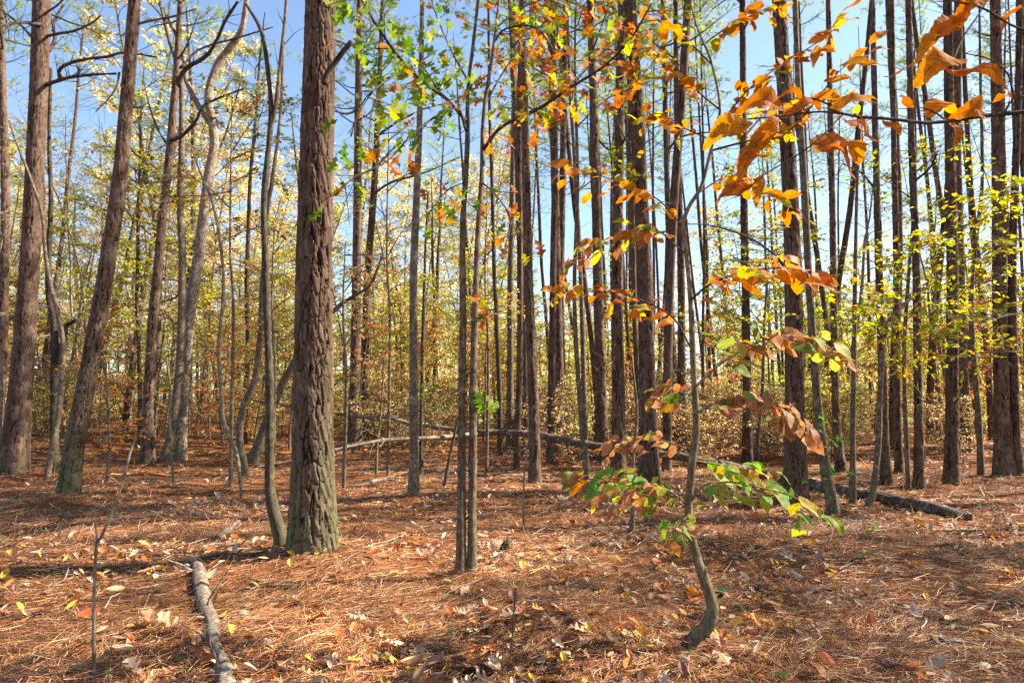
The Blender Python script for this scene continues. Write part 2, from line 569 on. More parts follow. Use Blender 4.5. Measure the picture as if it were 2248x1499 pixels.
def ground_mat():
    m, nt, out = newmat("pine_straw_floor")
    tc = N(nt, "ShaderNodeTexCoord"); geo = N(nt, "ShaderNodeNewGeometry")
    mp = N(nt, "ShaderNodeMapping"); mp.inputs["Scale"].default_value = (1, .28, 1); mp.inputs["Rotation"].default_value = (0, 0, .5)
    nt.links.new(geo.outputs["Position"], mp.inputs[0])
    mp2 = N(nt, "ShaderNodeMapping"); mp2.inputs["Scale"].default_value = (.3, 1, 1); mp2.inputs["Rotation"].default_value = (0, 0, -.4)
    nt.links.new(geo.outputs["Position"], mp2.inputs[0])
    a = noise(nt, mp.outputs[0], 60, 6, .7); b = noise(nt, mp2.outputs[0], 60, 6, .7)
    f = math_n(nt, 'MULTIPLY', math_n(nt, 'ADD', a.outputs[0], b.outputs[0]), .5)
    col = ramp(nt, f, [(.30, (.030, .012, .006)), (.46, (.13, .050, .019)), (.58, (.26, .108, .040)), (.72, (.36, .18, .08))]).outputs[0]
    big = noise(nt, geo.outputs["Position"], .7, 4)
    col = mixc(nt, 1.0, col, ramp(nt, big.outputs[0], [(.3, (.75, .68, .6)), (.6, (1.1, 1.1, 1.1))]).outputs[0], 'MULTIPLY')
    # open grass beyond the trees
    sp = N(nt, "ShaderNodeSeparateXYZ"); nt.links.new(geo.outputs["Position"], sp.inputs[0])
    edge = noise(nt, geo.outputs["Position"], .12, 3)
    yy = math_n(nt, 'ADD', sp.outputs[1], math_n(nt, 'MULTIPLY', edge.outputs[0], 14.0))
    fac = N(nt, "ShaderNodeMapRange"); yy = math_n(nt, 'ADD', yy, math_n(nt, 'MULTIPLY', math_n(nt, 'MINIMUM', sp.outputs[0], 0.0), 1.2)); fac.inputs[1].default_value = 36; fac.inputs[2].default_value = 44
    nt.links.new(yy, fac.inputs[0])
    g = ramp(nt, noise(nt, geo.outputs["Position"], 8, 6).outputs[0], [(.3, (.10, .14, .03)), (.7, (.26, .30, .08))]).outputs[0]
    col = mixc(nt, fac.outputs[0], col, g)
    p = N(nt, "ShaderNodeBsdfPrincipled"); p.inputs["Roughness"].default_value = .9
    p.inputs["Specular IOR Level"].default_value = .15
    bp = N(nt, "ShaderNodeBump"); bp.inputs["Strength"].default_value = .9; bp.inputs["Distance"].default_value = .02
    nt.links.new(f, bp.inputs["Height"]); nt.links.new(bp.outputs[0], p.inputs["Normal"])
    nt.links.new(col, p.inputs["Base Color"]); nt.links.new(p.outputs[0], out.inputs[0])
    return m


M_GROUND = ground_mat()
M_PINE = pine_bark("pine_bark")
M_GREY = grey_bark("grey_bark", (.085, .060, .038), (.24, .175, .115), lichen=(.30, .26, .19))
M_DARK = grey_bark("dark_bark", (.036, .026, .017), (.115, .084, .056), lichen=(.12, .11, .07))
M_SMOOTH = grey_bark("smooth_bark", (.15, .112, .060), (.27, .215, .125), lichen=(.42, .37, .25))
M_DEAD = grey_bark("dead_wood", (.13, .095, .065), (.34, .27, .20), lichen=(.44, .38, .31))
M_LOG = grey_bark("log_bark", (.050, .034, .023), (.15, .112, .082), lichen=(.30, .26, .21))
M_LEAF = leaf_mat("autumn_leaves", 'attr', .58)
M_NEEDLE = leaf_mat("green_needles", 'attr', .45, .45)
M_LEAFO = leaf_mat("single_leaf", 'obj', .5, .5, veins=True, spec=.15)
M_BIGO = leaf_mat("large_leaf", 'obj', .5, .6, veins=True, spec=.08)
M_DRYO = leaf_mat("dry_leaf", 'obj', .22, .55, veins=True)
M_STRAW = plain_attr("pine_straw", .55, .12, .4)
M_LITTER = plain_attr("leaf_litter", .6, .2, .35)

# ------------------------------------------------------------------ ground
def build_ground():
    mb = MB()
    xs = np.concatenate([[-500, -250, -120, -70], np.linspace(-50, -14, 37), np.linspace(-13.8, 13.8, 231), np.linspace(14, 50, 37), [70, 120, 250, 500]])
    ys = np.concatenate([[-120, -60, -30, -15], np.linspace(-10, 1.8, 16), np.linspace(2, 16, 176), np.linspace(16.3, 60, 120), np.linspace(62, 120, 20), [150, 220, 350, 600, 900]])
    X, Y = np.meshgrid(xs, ys)
    Z = gh(X, Y)
    far = np.clip((np.hypot(X, Y) - 80) / 60, 0, 1)
    Z = Z * (1 - far)
    ny, nx = X.shape
    i = np.arange(ny - 1)[:, None] * nx; j = np.arange(nx - 1)[None]
    q = np.stack([i + j, i + j + 1, i + nx + j + 1, i + nx + j], -1).reshape(-1, 4)
    mb.add(np.stack([X, Y, Z], -1).reshape(-1, 3), None, q)
    o = mb.build("ground", M_GROUND, smooth=True)
    tag(o, "forest floor covered in rust brown pine straw", None, None, "structure")
    return o


GROUND = build_ground()
STRAW_PAL = np.array([(.40, .185, .070, 3), (.25, .095, .034, 2.8), (.54, .30, .13, 2.2), (.11, .042, .018, 3.0), (.62, .43, .24, 1.4), (.34, .125, .040, 2)])


def build_straw():
    rg = np.random.default_rng(3)
    mb = MB()
    for (r0, r1, dens, L, wd, seg) in ((2.6, 5.5, 2900, .17, .0032, 3), (5.5, 9, 1150, .19, .0046, 2), (9, 15, 380, .22, .0078, 2), (15, 30, 70, .28, .015, 1)):
        half = math.radians(50)
        area = half * (r1 * r1 - r0 * r0)
        n = int(area * dens)
        r = np.sqrt(rg.random(n) * (r1 * r1 - r0 * r0) + r0 * r0)
        a = (rg.random(n) * 2 - 1) * half
        # clumps: pull needles towards shared heads so that bundles read
        x = r * np.sin(a); y = r * np.cos(a)
        keep = (vn(x * 1.3 + 9, y * 1.3 + 4) * .6 + vn(x * 4.2, y * 4.2) * .5 + rg.random(n) * 1.2) > .0
        x = x[keep]; y = y[keep]; n = len(x)
        flow = vn(x * .55 + 20, y * .55) * 2.2 + vn(x * 1.7 + 60, y * 1.7 + 8) * 1.6
        ang = flow + rg.normal(0, .75, n)
        el = np.abs(rg.normal(0, .22, n)) * np.where(rg.random(n) < .5, 1, -.25)
        stand = rg.random(n) < .018
        el = np.where(stand, rg.uniform(.4, 1.0, n), el)
        ln = L * rg.uniform(.55, 1.25, n)
        d = np.stack([np.cos(ang) * np.cos(el), np.sin(ang) * np.cos(el), np.sin(el)], -1)
        side = np.stack([-np.sin(ang), np.cos(ang), np.zeros(n)], -1)
        # each strip turned about its own axis
        roll = rg.uniform(-.9, .9, n)[:, None]
        up = np.cross(d, side)
        wv = side * np.cos(roll) + up * np.sin(roll)
        bendv = side * rg.normal(0, .10, n)[:, None] + np.array([0, 0, 1]) * rg.normal(-.02, .04, n)[:, None]
        lift = rg.gamma(1.3, .009, n) + .002 + .022 * np.clip(vn(x * 3.3 + 7, y * 3.3 + 31), 0, 1)
        p0 = np.stack([x, y, gh(x, y) + lift], -1) - d * (ln / 2 * np.where(stand, 0.2, 1.0))[:, None]
        col = pick_cols(rg, STRAW_PAL, n, .15)
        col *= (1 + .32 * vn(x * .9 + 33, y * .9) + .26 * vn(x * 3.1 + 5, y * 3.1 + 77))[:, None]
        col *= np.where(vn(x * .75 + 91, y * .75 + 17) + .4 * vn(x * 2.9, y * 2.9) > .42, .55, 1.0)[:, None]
        K = seg + 1
        vs = []
        for k in range(K):
            f = k / seg
            c = p0 + d * (ln * f)[:, None] + bendv * (ln * 4 * f * (1 - f) * .6 if seg > 1 else 0 * ln)[:, None]
            # keep the ends from diving under the floor
            c[:, 2] = np.maximum(c[:, 2], gh(c[:, 0], c[:, 1]) + .001)
            w = wd * (1 - .55 * f) * rg.uniform(.8, 1.3, n)
            vs += [c - wv * (w / 2)[:, None], c + wv * (w / 2)[:, None]]
        V = np.stack(vs, 1)
        base = (np.arange(n) * 2 * K)[:, None, None]
        q = np.array([[2 * k, 2 * k + 1, 2 * k + 3, 2 * k + 2] for k in range(seg)])[None] + base
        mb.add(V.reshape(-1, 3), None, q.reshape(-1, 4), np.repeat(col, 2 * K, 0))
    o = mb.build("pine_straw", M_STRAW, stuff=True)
    tag(o, "rust brown fallen pine needles carpeting the forest floor", "pine straw", None, "stuff")


build_straw()

DRY = [(.46, .29, .17), (.34, .17, .09), (.52, .37, .25), (.25, .12, .08), (.52, .38, .25), (.36, .21, .15), (.50, .18, .03), (.62, .36, .05), (.44, .11, .03), (.42, .32, .23)]


def build_fallen_leaves():
    rg = np.random.default_rng(12)
    tpls = []
    for k in ('oak_curl', 'curl', 'oak', 'ell', 'chest', 'oak_curl'):
        v, t, uv = TPL[k]
        for s in (0, 1):
            mb = MB()
            vv = v.copy()
            vv[:, 1] -= .5
            # dry leaves twist and curl
            ph = rg.uniform(0, 6); amp = rg.uniform(.05, .12)
            vv[:, 2] += amp * np.sin(vv[:, 1] * 5 + ph) + amp * .8 * np.sin(vv[:, 0] * 9 + ph * 2) + rg.uniform(-.25, .25) * vv[:, 0] * vv[:, 1] * 2
            vv[:, 2] -= vv[:, 2].min()
            mb.add(vv, t, None, np.stack([np.abs(uv[:, 0]), uv[:, 1], 0 * uv[:, 0]], -1))
            tpls.append(mb.mesh("leaf", M_DRYO))
    for i in range(300):
        r = math.sqrt(rg.random() * (7.2 ** 2 - 2.9 ** 2) + 2.9 ** 2)
        if rg.random() < .45: r = rg.uniform(3.0, 4.6)
        a = rg.uniform(-.70, .70)
        x, y = r * math.sin(a), r * math.cos(a)
        o = link("leaf", tpls[rg.integers(len(tpls))], GROUND)
        o.location = (x, y, float(gh(x, y)) + .022 + .012 * rg.random())
        o.rotation_euler = (rg.normal(0, .28), rg.normal(0, .28), rg.uniform(0, 6.28))
        s = rg.uniform(.07, .15) * (1.25 if rg.random() < .15 else 1)
        o.scale = (s, s, s)
        c = np.array(DRY[rg.integers(len(DRY))]) * rg.uniform(.8, 1.2)
        o.color = (*c, 1)
    # the small and distant rest
    mb = MB()
    for (n, r0, r1, s0, s1, kinds) in ((8600, 2.9, 11, .03, .10, ('ell', 'curl', 'oak_curl')), (4500, 7.5, 30, .07, .14, ('diamond', 'curl'))):
        for kd in kinds:
            m = n // len(kinds)
            r = np.sqrt(rg.random(m) * (r1 * r1 - r0 * r0) + r0 * r0); a = rg.uniform(-.8, .8, m)
            x, y = r * np.sin(a), r * np.cos(a)
            kp = vn(x * .8 + 3, y * .8) + .5 * vn(x * 2.3, y * 2.3 + 9) + rg.normal(0, .35, m) > -.1
            x, y = x[kp], y[kp]; m = len(x)
            P = np.stack([x, y, gh(x, y) + .02 + .02 * rg.random(m)], -1)
            th = rg.uniform(0, 6.28, m)
            yd = np.stack([np.cos(th), np.sin(th), rg.normal(0, .25, m)], -1)
            nr = np.stack([rg.normal(0, .3, m), rg.normal(0, .3, m), np.ones(m)], -1)
            col = np.array(DRY)[rg.integers(len(DRY), size=m)] * rg.uniform(.7, 1.25, (m, 1))
            add_leaves(mb, kd, P, yd, nr, rg.uniform(s0, s1, m), col)
    o = mb.build("leaf_litter", M_LITTER, stuff=True)
    tag(o, "small dry brown and tan leaves scattered over the pine straw", "leaf litter", None, "stuff")


build_fallen_leaves()

# ------------------------------------------------------------------ plant generators
YG = [(.46, .46, .06, 3), (.58, .50, .07, 2.4), (.28, .34, .05, 1.6), (.62, .42, .06, 1)]
GOLD = [(.62, .42, .09, 3), (.56, .28, .06, 2), (.52, .48, .10, 2), (.46, .22, .08, 1.2)]
RUSSET = [(.46, .20, .08, 3), (.54, .28, .11, 2), (.36, .14, .07, 1.6), (.58, .40, .16, 1.4)]
GREENS = [(.10, .17, .03, 3), (.18, .24, .04, 3), (.30, .32, .05, 1.5), (.40, .12, .05, .6)]
DOGWOOD = [(.07, .12, .03, 3), (.12, .15, .03, 2), (.30, .06, .04, 1.6), (.26, .13, .03, 1), (.38, .24, .04, .6)]
PALE = [(.68, .60, .28, 3), (.74, .62, .40, 3), (.54, .53, .20, 1.6), (.70, .50, .28, 1.6)]
TAN = [(.70, .56, .32, 3), (.66, .44, .22, 2), (.58, .55, .22, 2), (.74, .64, .44, 2)]


def wobble(rg, p, d, L, n, amp, up=0.0):
    """short random walk from p along d"""
    P = [np.array(p, float)]; d = norm(d)
    for i in range(n):
        d = norm(d + rg.normal(0, amp, 3) + np.array([0, 0, up]))
        P.append(P[-1] + d * L / n)
    return np.array(P)


def twig_leaves(rg, path, n, size, plane=0.7, start=.15):
    """leaf positions along a twig, alternate sides, blades held fairly flat"""
    f = rg.uniform(start, 1, n); k = np.minimum((f * (len(path) - 1)).astype(int), len(path) - 2)
    g = (f * (len(path) - 1) - k)[:, None]
    pos = path[k] * (1 - g) + path[k + 1] * g
    t = norm(path[k + 1] - path[k])
    s = np.cross(t, np.array([0, 0, 1.0])); s = norm(s + 1e-6) * np.where(rg.random(n) < .5, 1, -1)[:, None]
    yd = t * rg.uniform(.2, .9, (n, 1)) + s * rg.uniform(.4, 1, (n, 1)) + rg.normal(0, .25, (n, 3)) + np.array([0, 0, -.25])
    nr = np.array([0, 0, 1.0]) * plane + rg.normal(0, .42, (n, 3))
    return pos, yd, nr, size * rg.uniform(.65, 1.2, n)


def grow(seed, H, r0, crown0, nl, spread, nsub, ntw, nlf, lsize, pal, kind='diamond', elev=.5, lean=.04, flat=.7, wob=.06, tw_len=.4, stems=1):
    """broad-leaved tree or shrub: wood and leaves"""
    rg = np.random.default_rng(seed)
    wood = MB(); br = MB(); lv = MB()
    for sidx in range(stems):
        d0 = np.array([rg.normal(0, lean), rg.normal(0, lean), 1.0]) + (0 if stems == 1 else 1) * np.array([rg.normal(0, .35), rg.normal(0, .35), 0])
        P = wobble(rg, (rg.normal(0, .08) * (stems > 1), rg.normal(0, .08) * (stems > 1), -.15), d0, H, 9, wob, .03)
        S = smooth_path(P, 40)
        fr = np.linspace(0, 1, 40)
        rad = r0 * (1 - .9 * fr) * (1 + .35 * np.exp(-fr * 25))
        tube(wood, S, rad, 10, disp=ridge_disp(r0 * .08, seed))
        for i in range(nl):
            f = crown0 + (1 - crown0) * ((i + rg.random()) / nl) ** .9
            p = S[min(39, int(f * 39))]
            az = i * 2.4 + rg.normal(0, .4); rel = (f - crown0) / (1 - crown0)
            L = spread * (1 - .62 * rel) * rg.uniform(.6, 1.15)
            e = elev * (.4 + rel) + rg.normal(0, .12)
            lp = wobble(rg, p, (math.cos(az) * math.cos(e), math.sin(az) * math.cos(e), math.sin(e)), L, 6, .13, .02)
            lr = max(.005, rad[min(39, int(f * 39))] * .5)
            tube(br, lp, np.linspace(lr, .003, 7), 5)
            for j in range(nsub):
                g = .25 + .75 * (j + rg.random()) / nsub
                k = min(5, int(g * 6)); q = lp[k] * (1 - (g * 6 - k)) + lp[min(6, k + 1)] * (g * 6 - k)
                t = norm(lp[k + 1] - lp[k]); s = norm(np.cross(t, (0, 0, 1.0)) + 1e-6) * (1 if j % 2 else -1)
                sp = wobble(rg, q, t * .7 + s * rg.uniform(.5, 1.1) + rg.normal(0, .15, 3), L * rg.uniform(.22, .42), 4, .15, 0)
                tube(br, sp, np.linspace(max(.007, lr * .5), .005, 5), 4, cap=False)
                for m in range(ntw):
                    k2 = rg.integers(0, 4)
                    t2 = norm(sp[k2 + 1] - sp[k2]); s2 = norm(np.cross(t2, (0, 0, 1.0)) + 1e-6) * (1 if m % 2 else -1)
                    tp = wobble(rg, sp[k2 + 1], t2 * .8 + s2 * .8 + rg.normal(0, .2, 3), tw_len * rg.uniform(.5, 1.2), 3, .15, 0)
                    tube(br, tp, (.006, .005, .004, .003), 3, cap=False)
                    if nlf:
                        n = rg.poisson(nlf)
                        if n:
                            ps, yd, nr, sz = twig_leaves(rg, tp, n, lsize, flat)
                            add_leaves(lv, kind, ps, yd, nr, sz, pick_cols(rg, pal, n))
    return wood, br, lv


def proto(name, seed, bark, label, cat, *a, **k):
    w, b, l = grow(seed, *a, **k)
    e = thing(name, (0, 0, 0), label, cat)
    w.build("trunk", bark, e, smooth=True)
    b.build("branches", bark, e, stuff=True)
    if l.n:
        l.build("foliage", M_LEAF, e, stuff=True)
    return e


def pine_crown(seed, H=8.0, spread=2.6, nl=30, green=.5):
    rg = np.random.default_rng(seed)
    br = MB(); nd = MB()
    PN = [(.17, .25, .05, 2), (.27, .33, .07, 3), (.38, .40, .09, 1.8), (.46, .40, .12, .9)]
    tufts = []
    for i in range(nl):
        f = (i + rg.random()) / nl
        z = f * H
        L = spread * (.55 + .75 * math.sin(math.pi * min(1, .25 + f * .7))) * rg.uniform(.55, 1.1) * (1 - .55 * f)
        az = i * 2.4 + rg.normal(0, .5); e = .05 + .7 * f + rg.normal(0, .15)
        P = wobble(rg, (0, 0, z), (math.cos(az) * math.cos(e), math.sin(az) * math.cos(e), math.sin(e)), L, 6, .13, .05)
        tube(br, P, np.linspace(.035 * (1 - .6 * f), .006, 7), 5)
        for j in range(6):
            g = .35 + .65 * (j + rg.random()) / 6
            k = min(5, int(g * 6)); q = P[k]
            t = norm(P[k + 1] - P[k]); s = norm(np.cross(t, (0, 0, 1.0)) + 1e-6) * (1 if j % 2 else -1)
            sp = wobble(rg, q, t * .8 + s * rg.uniform(.3, 1) + np.array([0, 0, .25]), rg.uniform(.35, .9), 3, .2, .08)
            tube(br, sp, (.007, .006, .005, .004), 3, cap=False)
            for w in (2, 3, 3):
                tufts.append((sp[w] + rg.normal(0, .05, 3), norm(sp[w] - sp[w - 1])))
        tufts.append((P[-1], norm(P[-1] - P[-2])))
    tp = np.array([t[0] for t in tufts]); td = np.array([t[1] for t in tufts])
    n = len(tp); K = 13
    d = norm(np.repeat(td, K, 0) * .7 + rg.normal(0, .62, (n * K, 3)))
    p = np.repeat(tp, K, 0) - np.repeat(td, K, 0) * rg.uniform(0, .12, (n * K, 1))
    ln = rg.uniform(.13, .24, n * K)
    sd = norm(np.cross(d, rg.normal(0, 1, (n * K, 3)))) * .009
    V = np.stack([p - sd, p + sd, p + d * ln[:, None] + np.array([0, 0, -.03])], 1).reshape(-1, 3)
    col = np.repeat(pick_cols(rg, PN, n, .2), K * 3, 0)
    nd.add(V, np.arange(n * K * 3).reshape(-1, 3), None, col)
    return br.mesh("crown_branches", M_DARK), nd.mesh("needles", M_NEEDLE)


CROWNS = [pine_crown(31, 6.5, 2.2, 20), pine_crown(32, 6, 2.0, 18), pine_crown(33, 7.0, 2.4, 22)]


def add_crown(e, k, pos, sc, rz):
    a = link("crown", CROWNS[k][1], e, True)
    b = link("crown_branches", CROWNS[k][0], e, True)
    for o in (a, b):
        o.location = pos; o.rotation_euler = (0, 0, rz); o.scale = (sc, sc, sc)


def snags(rg, S, rad, n, z0, z1, lmin, lmax, base):
    """short dead side branches left on a pine stem"""
    mb = MB()
    for i in range(n):
        z = rg.uniform(z0, z1)
        k = int(np.argmin(np.abs(S[:, 2] - z)))
        az = rg.uniform(0, 6.28); e = rg.normal(.05, .3)
        L = rg.uniform(lmin, lmax) * (1 if rg.random() < .6 else .4)
        d = np.array([math.cos(az) * math.cos(e), math.sin(az) * math.cos(e), math.sin(e)])
        P = wobble(rg, S[k] + d * rad[k] * .6, d, L, 5, .18, -.01)
        r = rg.uniform(.004, .010)
        tube(mb, P, np.linspace(r, .002, 6), 4)
        for j in range(rg.integers(1, 5)):
            q = P[rg.integers(2, 5)]
            tube(mb, wobble(rg, q, d + rg.normal(0, .7, 3), L * .4, 3, .2, 0), (.004, .003, .0025, .0015), 3, cap=False)
    return mb


TREES = {}


def stem_samples(path, Htot, flare, kind, res_near, zfine):
    base = gat(path[0][0], path[0][1]); Y = base[1]
    P = [np.array([*(base - (0, 0, .2)), path[0][2] / 2 * Y / F * .9])]
    for (x, y, w) in path:
        p = at(x, y, Y) if (x, y) != path[0][:2] else base
        P.append(np.array([*p, w / 2 * Y / F * (.87 if kind == 'pine' else .86)]))
    P = np.array(P)
    if Htot:
        top = P[-1]; dirn = P[-1][:3] - P[-3][:3]; dirn = dirn / max(dirn[2], .3)
        dz = Htot + base[2] - top[2]
        if dz > .5:
            for f in (.25, .5, .75, 1.0):
                dx = dirn * dz * f * (1 - .3 * f)
                P = np.vstack([P, [top[0] + dx[0], top[1] + dx[1], top[2] + dz * f, max(top[3] * (1 - .85 * f), .008)]])
    n0 = 400
    Q = smooth_path(P, n0)
    s = np.concatenate([[0], np.cumsum(np.linalg.norm(np.diff(Q[:, :3], axis=0), axis=1))])
    # ring spacing: fine below zfine, coarse above
    u = [0.0]
    while u[-1] < s[-1]:
        z = np.interp(u[-1], s, Q[:, 2])
        u.append(u[-1] + (res_near if z < zfine else max(.12, res_near)))
    u = np.array(u); u[-1] = s[-1]
    S = np.stack([np.interp(u, s, Q[:, k]) for k in range(4)], -1)
    r = np.maximum(S[:, 3], .004)
    hgt = S[:, 2] - base[2]
    r = r * (1 + flare * np.exp(-np.clip(hgt, 0, 9) / (1.5 * path[0][2] / 2 * Y / F * 2 + .03)))
    return base, S[:, :3], r


def pine(name, label, path, Htot=17.0, flare=.34, plate=.075, ch=.20, depth=.02, moss=.2, seed=0, nsn=10, crown=True, group=None, res=None, cat="pine tree"):
    rg = np.random.default_rng(500 + seed)
    b0 = gat(path[0][0], path[0][1]); Y = b0[1]
    res = res or max(.009, Y / 660 * .9)
    zf = CAM[2] + Y * .62 + .5
    base, S, r = stem_samples(path, Htot, flare, 'pine', res * 1.6, zf)
    e = thing(name, base, label, cat, group)
    rmax = float(np.median(r[:len(r) // 2]))
    ns = int(np.clip(2 * math.pi * rmax / res, 20, 260))
    nu = max(6, int(round(2 * math.pi * rmax / plate)))
    mb = MB()
    tube(mb, S, r, ns, disp=bark_disp(nu, ch, depth, seed, 0, moss))
    mb.build("trunk", M_PINE, e, origin=base, smooth=True)
    if nsn:
        sn = snags(rg, S, r, nsn, base[2] + 1.5, min(base[2] + 11, base[2] + Htot - 4), .25, 1.1, base)
        sn.build("dead_twigs", M_DEAD, e, origin=base, stuff=True)
    if crown:
        zc = Htot - 6.5
        k = int(np.argmin(np.abs(S[:, 2] - base[2] - zc)))
        add_crown(e, seed % 3, S[k] - base, .85, rg.uniform(0, 6.28))
    TREES[name + str(seed)] = (e, base, S, r)
    return e, base, S, r


def branch(e, base, pts, w0, w1, Y, mat=None, name="branch", n=24, dY=0.0, ns=7, twigs=0, seed=0, twl=.35):
    """side branch traced through picture points; dY lets it come towards or away from the viewer"""
    rg = np.random.default_rng(900 + seed)
    m = len(pts)
    P = np.array([at(p[0], p[1], Y + (p[2] if len(p) > 2 else dY * i / (m - 1))) for i, p in enumerate(pts)])
    S = smooth_path(P, n)
    r = np.linspace(w0, w1, n) / 2 * Y / F
    mb = MB()
    tube(mb, S, r, ns, disp=ridge_disp(r[0] * .12, seed, k=5))
    for i in range(twigs):
        k = rg.integers(n // 6, n - 1)
        t = norm(S[k + 1 if k < n - 1 else k] - S[k - 1]); s = norm(np.cross(t, (0, 0, 1.0)) + 1e-6) * (1 if i % 2 else -1)
        tp = wobble(rg, S[k], t * .7 + s * .5 + rg.normal(0, .4, 3), twl * rg.uniform(.5, 1.4), 4, .16, .03)
        tube(mb, tp, np.linspace(max(.0025, r[k] * .4), .0015, 5), 4, cap=False)
        q = tp[2]
        tube(mb, wobble(rg, q, t + rg.normal(0, .7, 3), twl * .5, 3, .2), (.002, .0018, .0015, .001), 3, cap=False)
    o = mb.build(name, mat or M_DARK, e, origin=base, smooth=True)
    return o, S, r


def sapling(name, label, path, Htot=0, mat=None, flare=.25, moss=.4, seed=0, lump=.06, group=None, cat="tree", depth=.10, dead=False):
    b0 = gat(path[0][0], path[0][1]); Y = b0[1]
    res = max(.007, Y / 660 * .9)
    base, S, r = stem_samples(path, Htot, flare, 'hard', res * 2, CAM[2] + Y * .62 + .5)
    e = thing(name, base, label, cat, group)
    mb = MB()
    rm = float(np.median(r))
    tube(mb, S, r, int(np.clip(2 * math.pi * rm / res, 9, 60)), disp=ridge_disp(rm * depth, seed, moss, lump=lump))
    mb.build("trunk", mat or M_GREY, e, origin=base, smooth=True)
    TREES[name + str(seed)] = (e, base, S, r)
    return e, base, S, r


# ------------------------------------------------------------------ the big pine and the other pines that stand near
MAIN = pine("pine_tree", "thickest pine trunk with plated bark and green moss at its foot, left of centre",
            [(686, 1207, 104), (687, 1150, 101), (687, 1100, 98), (687, 1000, 93), (688, 800, 90), (690, 600, 86), (694, 400, 82), (699, 200, 78), (706, 0, 77), (708, -60, 76)],
            Htot=19, flare=.2, plate=.085, ch=.22, depth=.026, moss=1.0, seed=1, nsn=0, res=.0058)
branch(MAIN[0], MAIN[1], [(712, 185), (720, 160), (738, 135), (755, 112), (772, 92)], 15, 11, MAIN[1][1] - .17, M_PINE, "broken_branch", seed=1)

P2 = pine("pine_tree", "thick dark pine at the left edge with long bare side branches",
          [(28, 1040, 62), (36, 950, 54), (50, 800, 47), (64, 600, 43), (75, 400, 41), (85, 200, 41), (92, 0, 40)], seed=2, flare=.2, nsn=16)
P1 = pine("pine_tree", "slim dark pine cut by the left edge of the picture",
          [(-14, 1000, 24), (-4, 900, 23), (4, 800, 22), (9, 600, 20), (12, 420, 19), (6, 200, 16), (2, 0, 12)], seed=3)
P3 = pine("pine_tree", "reddish leaning pine at left, tilted to the right in front of the thickets",
          [(150, 1088, 48), (160, 1000, 43), (178, 900, 41), (197, 800, 39), (232, 600, 36), (262, 400, 34), (280, 200, 30), (296, 0, 28)], seed=4, flare=.12, moss=.7)
P12 = pine("pine_tree", "dark pine behind the russet beech leaves just right of the thickest trunk",
           [(779, 978, 36), (779, 900, 28), (780, 800, 25), (783, 600, 22), (785, 400, 20), (787, 200, 18), (790, 0, 15)], seed=5)
P13 = pine("pine_tree", "pine leaning slightly right, close beside the dark one right of the thickest trunk",
           [(798, 972, 26), (799, 900, 22), (801, 800, 20), (808, 600, 18), (822, 400, 16), (832, 200, 13), (840, 0, 10)], seed=6)
P19 = pine("pine_tree", "straight slim pine with scaly bark standing just in front of the fallen trunk",
           [(1174, 1062, 30), (1173, 950, 26), (1168, 800, 24), (1160, 600, 22), (1156, 400, 19), (1150, 200, 17), (1145, 0, 14)], seed=7, flare=.14)
P20 = pine("pine_tree", "dark pine with a flared foot just behind the fallen trunk",
           [(1222, 1000, 36), (1224, 900, 29), (1226, 800, 25), (1222, 600, 22), (1218, 400, 19), (1212, 200, 16), (1205, 0, 13)], seed=8, flare=.3)
P21 = pine("pine_tree", "pine rising close behind the dark flared one, slightly to its right",
           [(1232, 985, 22), (1231, 800, 20), (1231, 600, 18), (1235, 400, 17), (1238, 200, 15), (1241, 0, 13)], seed=9)
P22 = sapling("pine_tree", "thin pole-like pine between the flared pine and the three sturdy ones",
              [(1288, 1040, 14), (1283, 900, 13), (1278, 700, 12), (1270, 500, 10), (1258, 300, 9), (1250, 180, 7), (1246, 0, 6)], Htot=13, mat=M_GREY, seed=10, cat="pine tree")
P23 = pine("pine_tree", "left one of the three sturdy pines right of centre, sunlit on its right edge",
           [(1321, 1012, 34), (1320, 900, 29), (1318, 800, 26), (1312, 600, 24), (1308, 400, 22), (1302, 200, 20), (1295, 0, 17)], seed=11)
P24 = pine("pine_tree", "middle one of the three sturdy pines right of centre",
           [(1358, 1058, 36), (1358, 900, 31), (1355, 700, 29), (1356, 500, 27), (1359, 300, 24), (1363, 100, 21), (1366, 0, 19)], seed=12, nsn=14)
P25 = pine("pine_tree", "thick scaly pine right of the three, behind the left sprays of the chestnut",
           [(1425, 1078, 48), (1423, 950, 42), (1420, 800, 39), (1416, 600, 37), (1405, 400, 35), (1395, 200, 33), (1382, 0, 30)], seed=13, nsn=14, depth=.018)
P26 = pine("pine_tree", "slim straight pine seen between the thick scaly pine and the chestnut stem",
           [(1480, 985, 18), (1476, 800, 16), (1470, 600, 15), (1462, 300, 13), (1455, 0, 11)], seed=14)
P27 = pine("pine_tree", "dark footed pine directly behind the chestnut stem",
           [(1494, 1005, 34), (1495, 920, 26), (1496, 800, 20), (1495, 600, 18), (1487, 300, 15), (1483, 0, 12)], seed=15)
P29 = pine("pine_tree", "upright pine about midway between the chestnut stem and the thick pine at right",
           [(1641, 1028, 24), (1640, 900, 21), (1638, 700, 19), (1634, 500, 18), (1632, 250, 16), (1630, 0, 14)], seed=16)
P30 = pine("pine_tree", "thick reddish pine at right with the chestnut leaves in front of it",
           [(1747, 1090, 56), (1746, 1000, 48), (1745, 900, 45), (1743, 700, 42), (1738, 500, 38), (1728, 300, 36), (1716, 100, 34), (1710, 0, 33)], seed=17, flare=.14, depth=.018)
P34 = pine("pine_tree", "dark pine just beyond the log, right of the curved sapling at right",
           [(1946, 1060, 24), (1940, 950, 21), (1937, 800, 19), (1930, 600, 17), (1922, 300, 14), (1915, 0, 11)], seed=18)
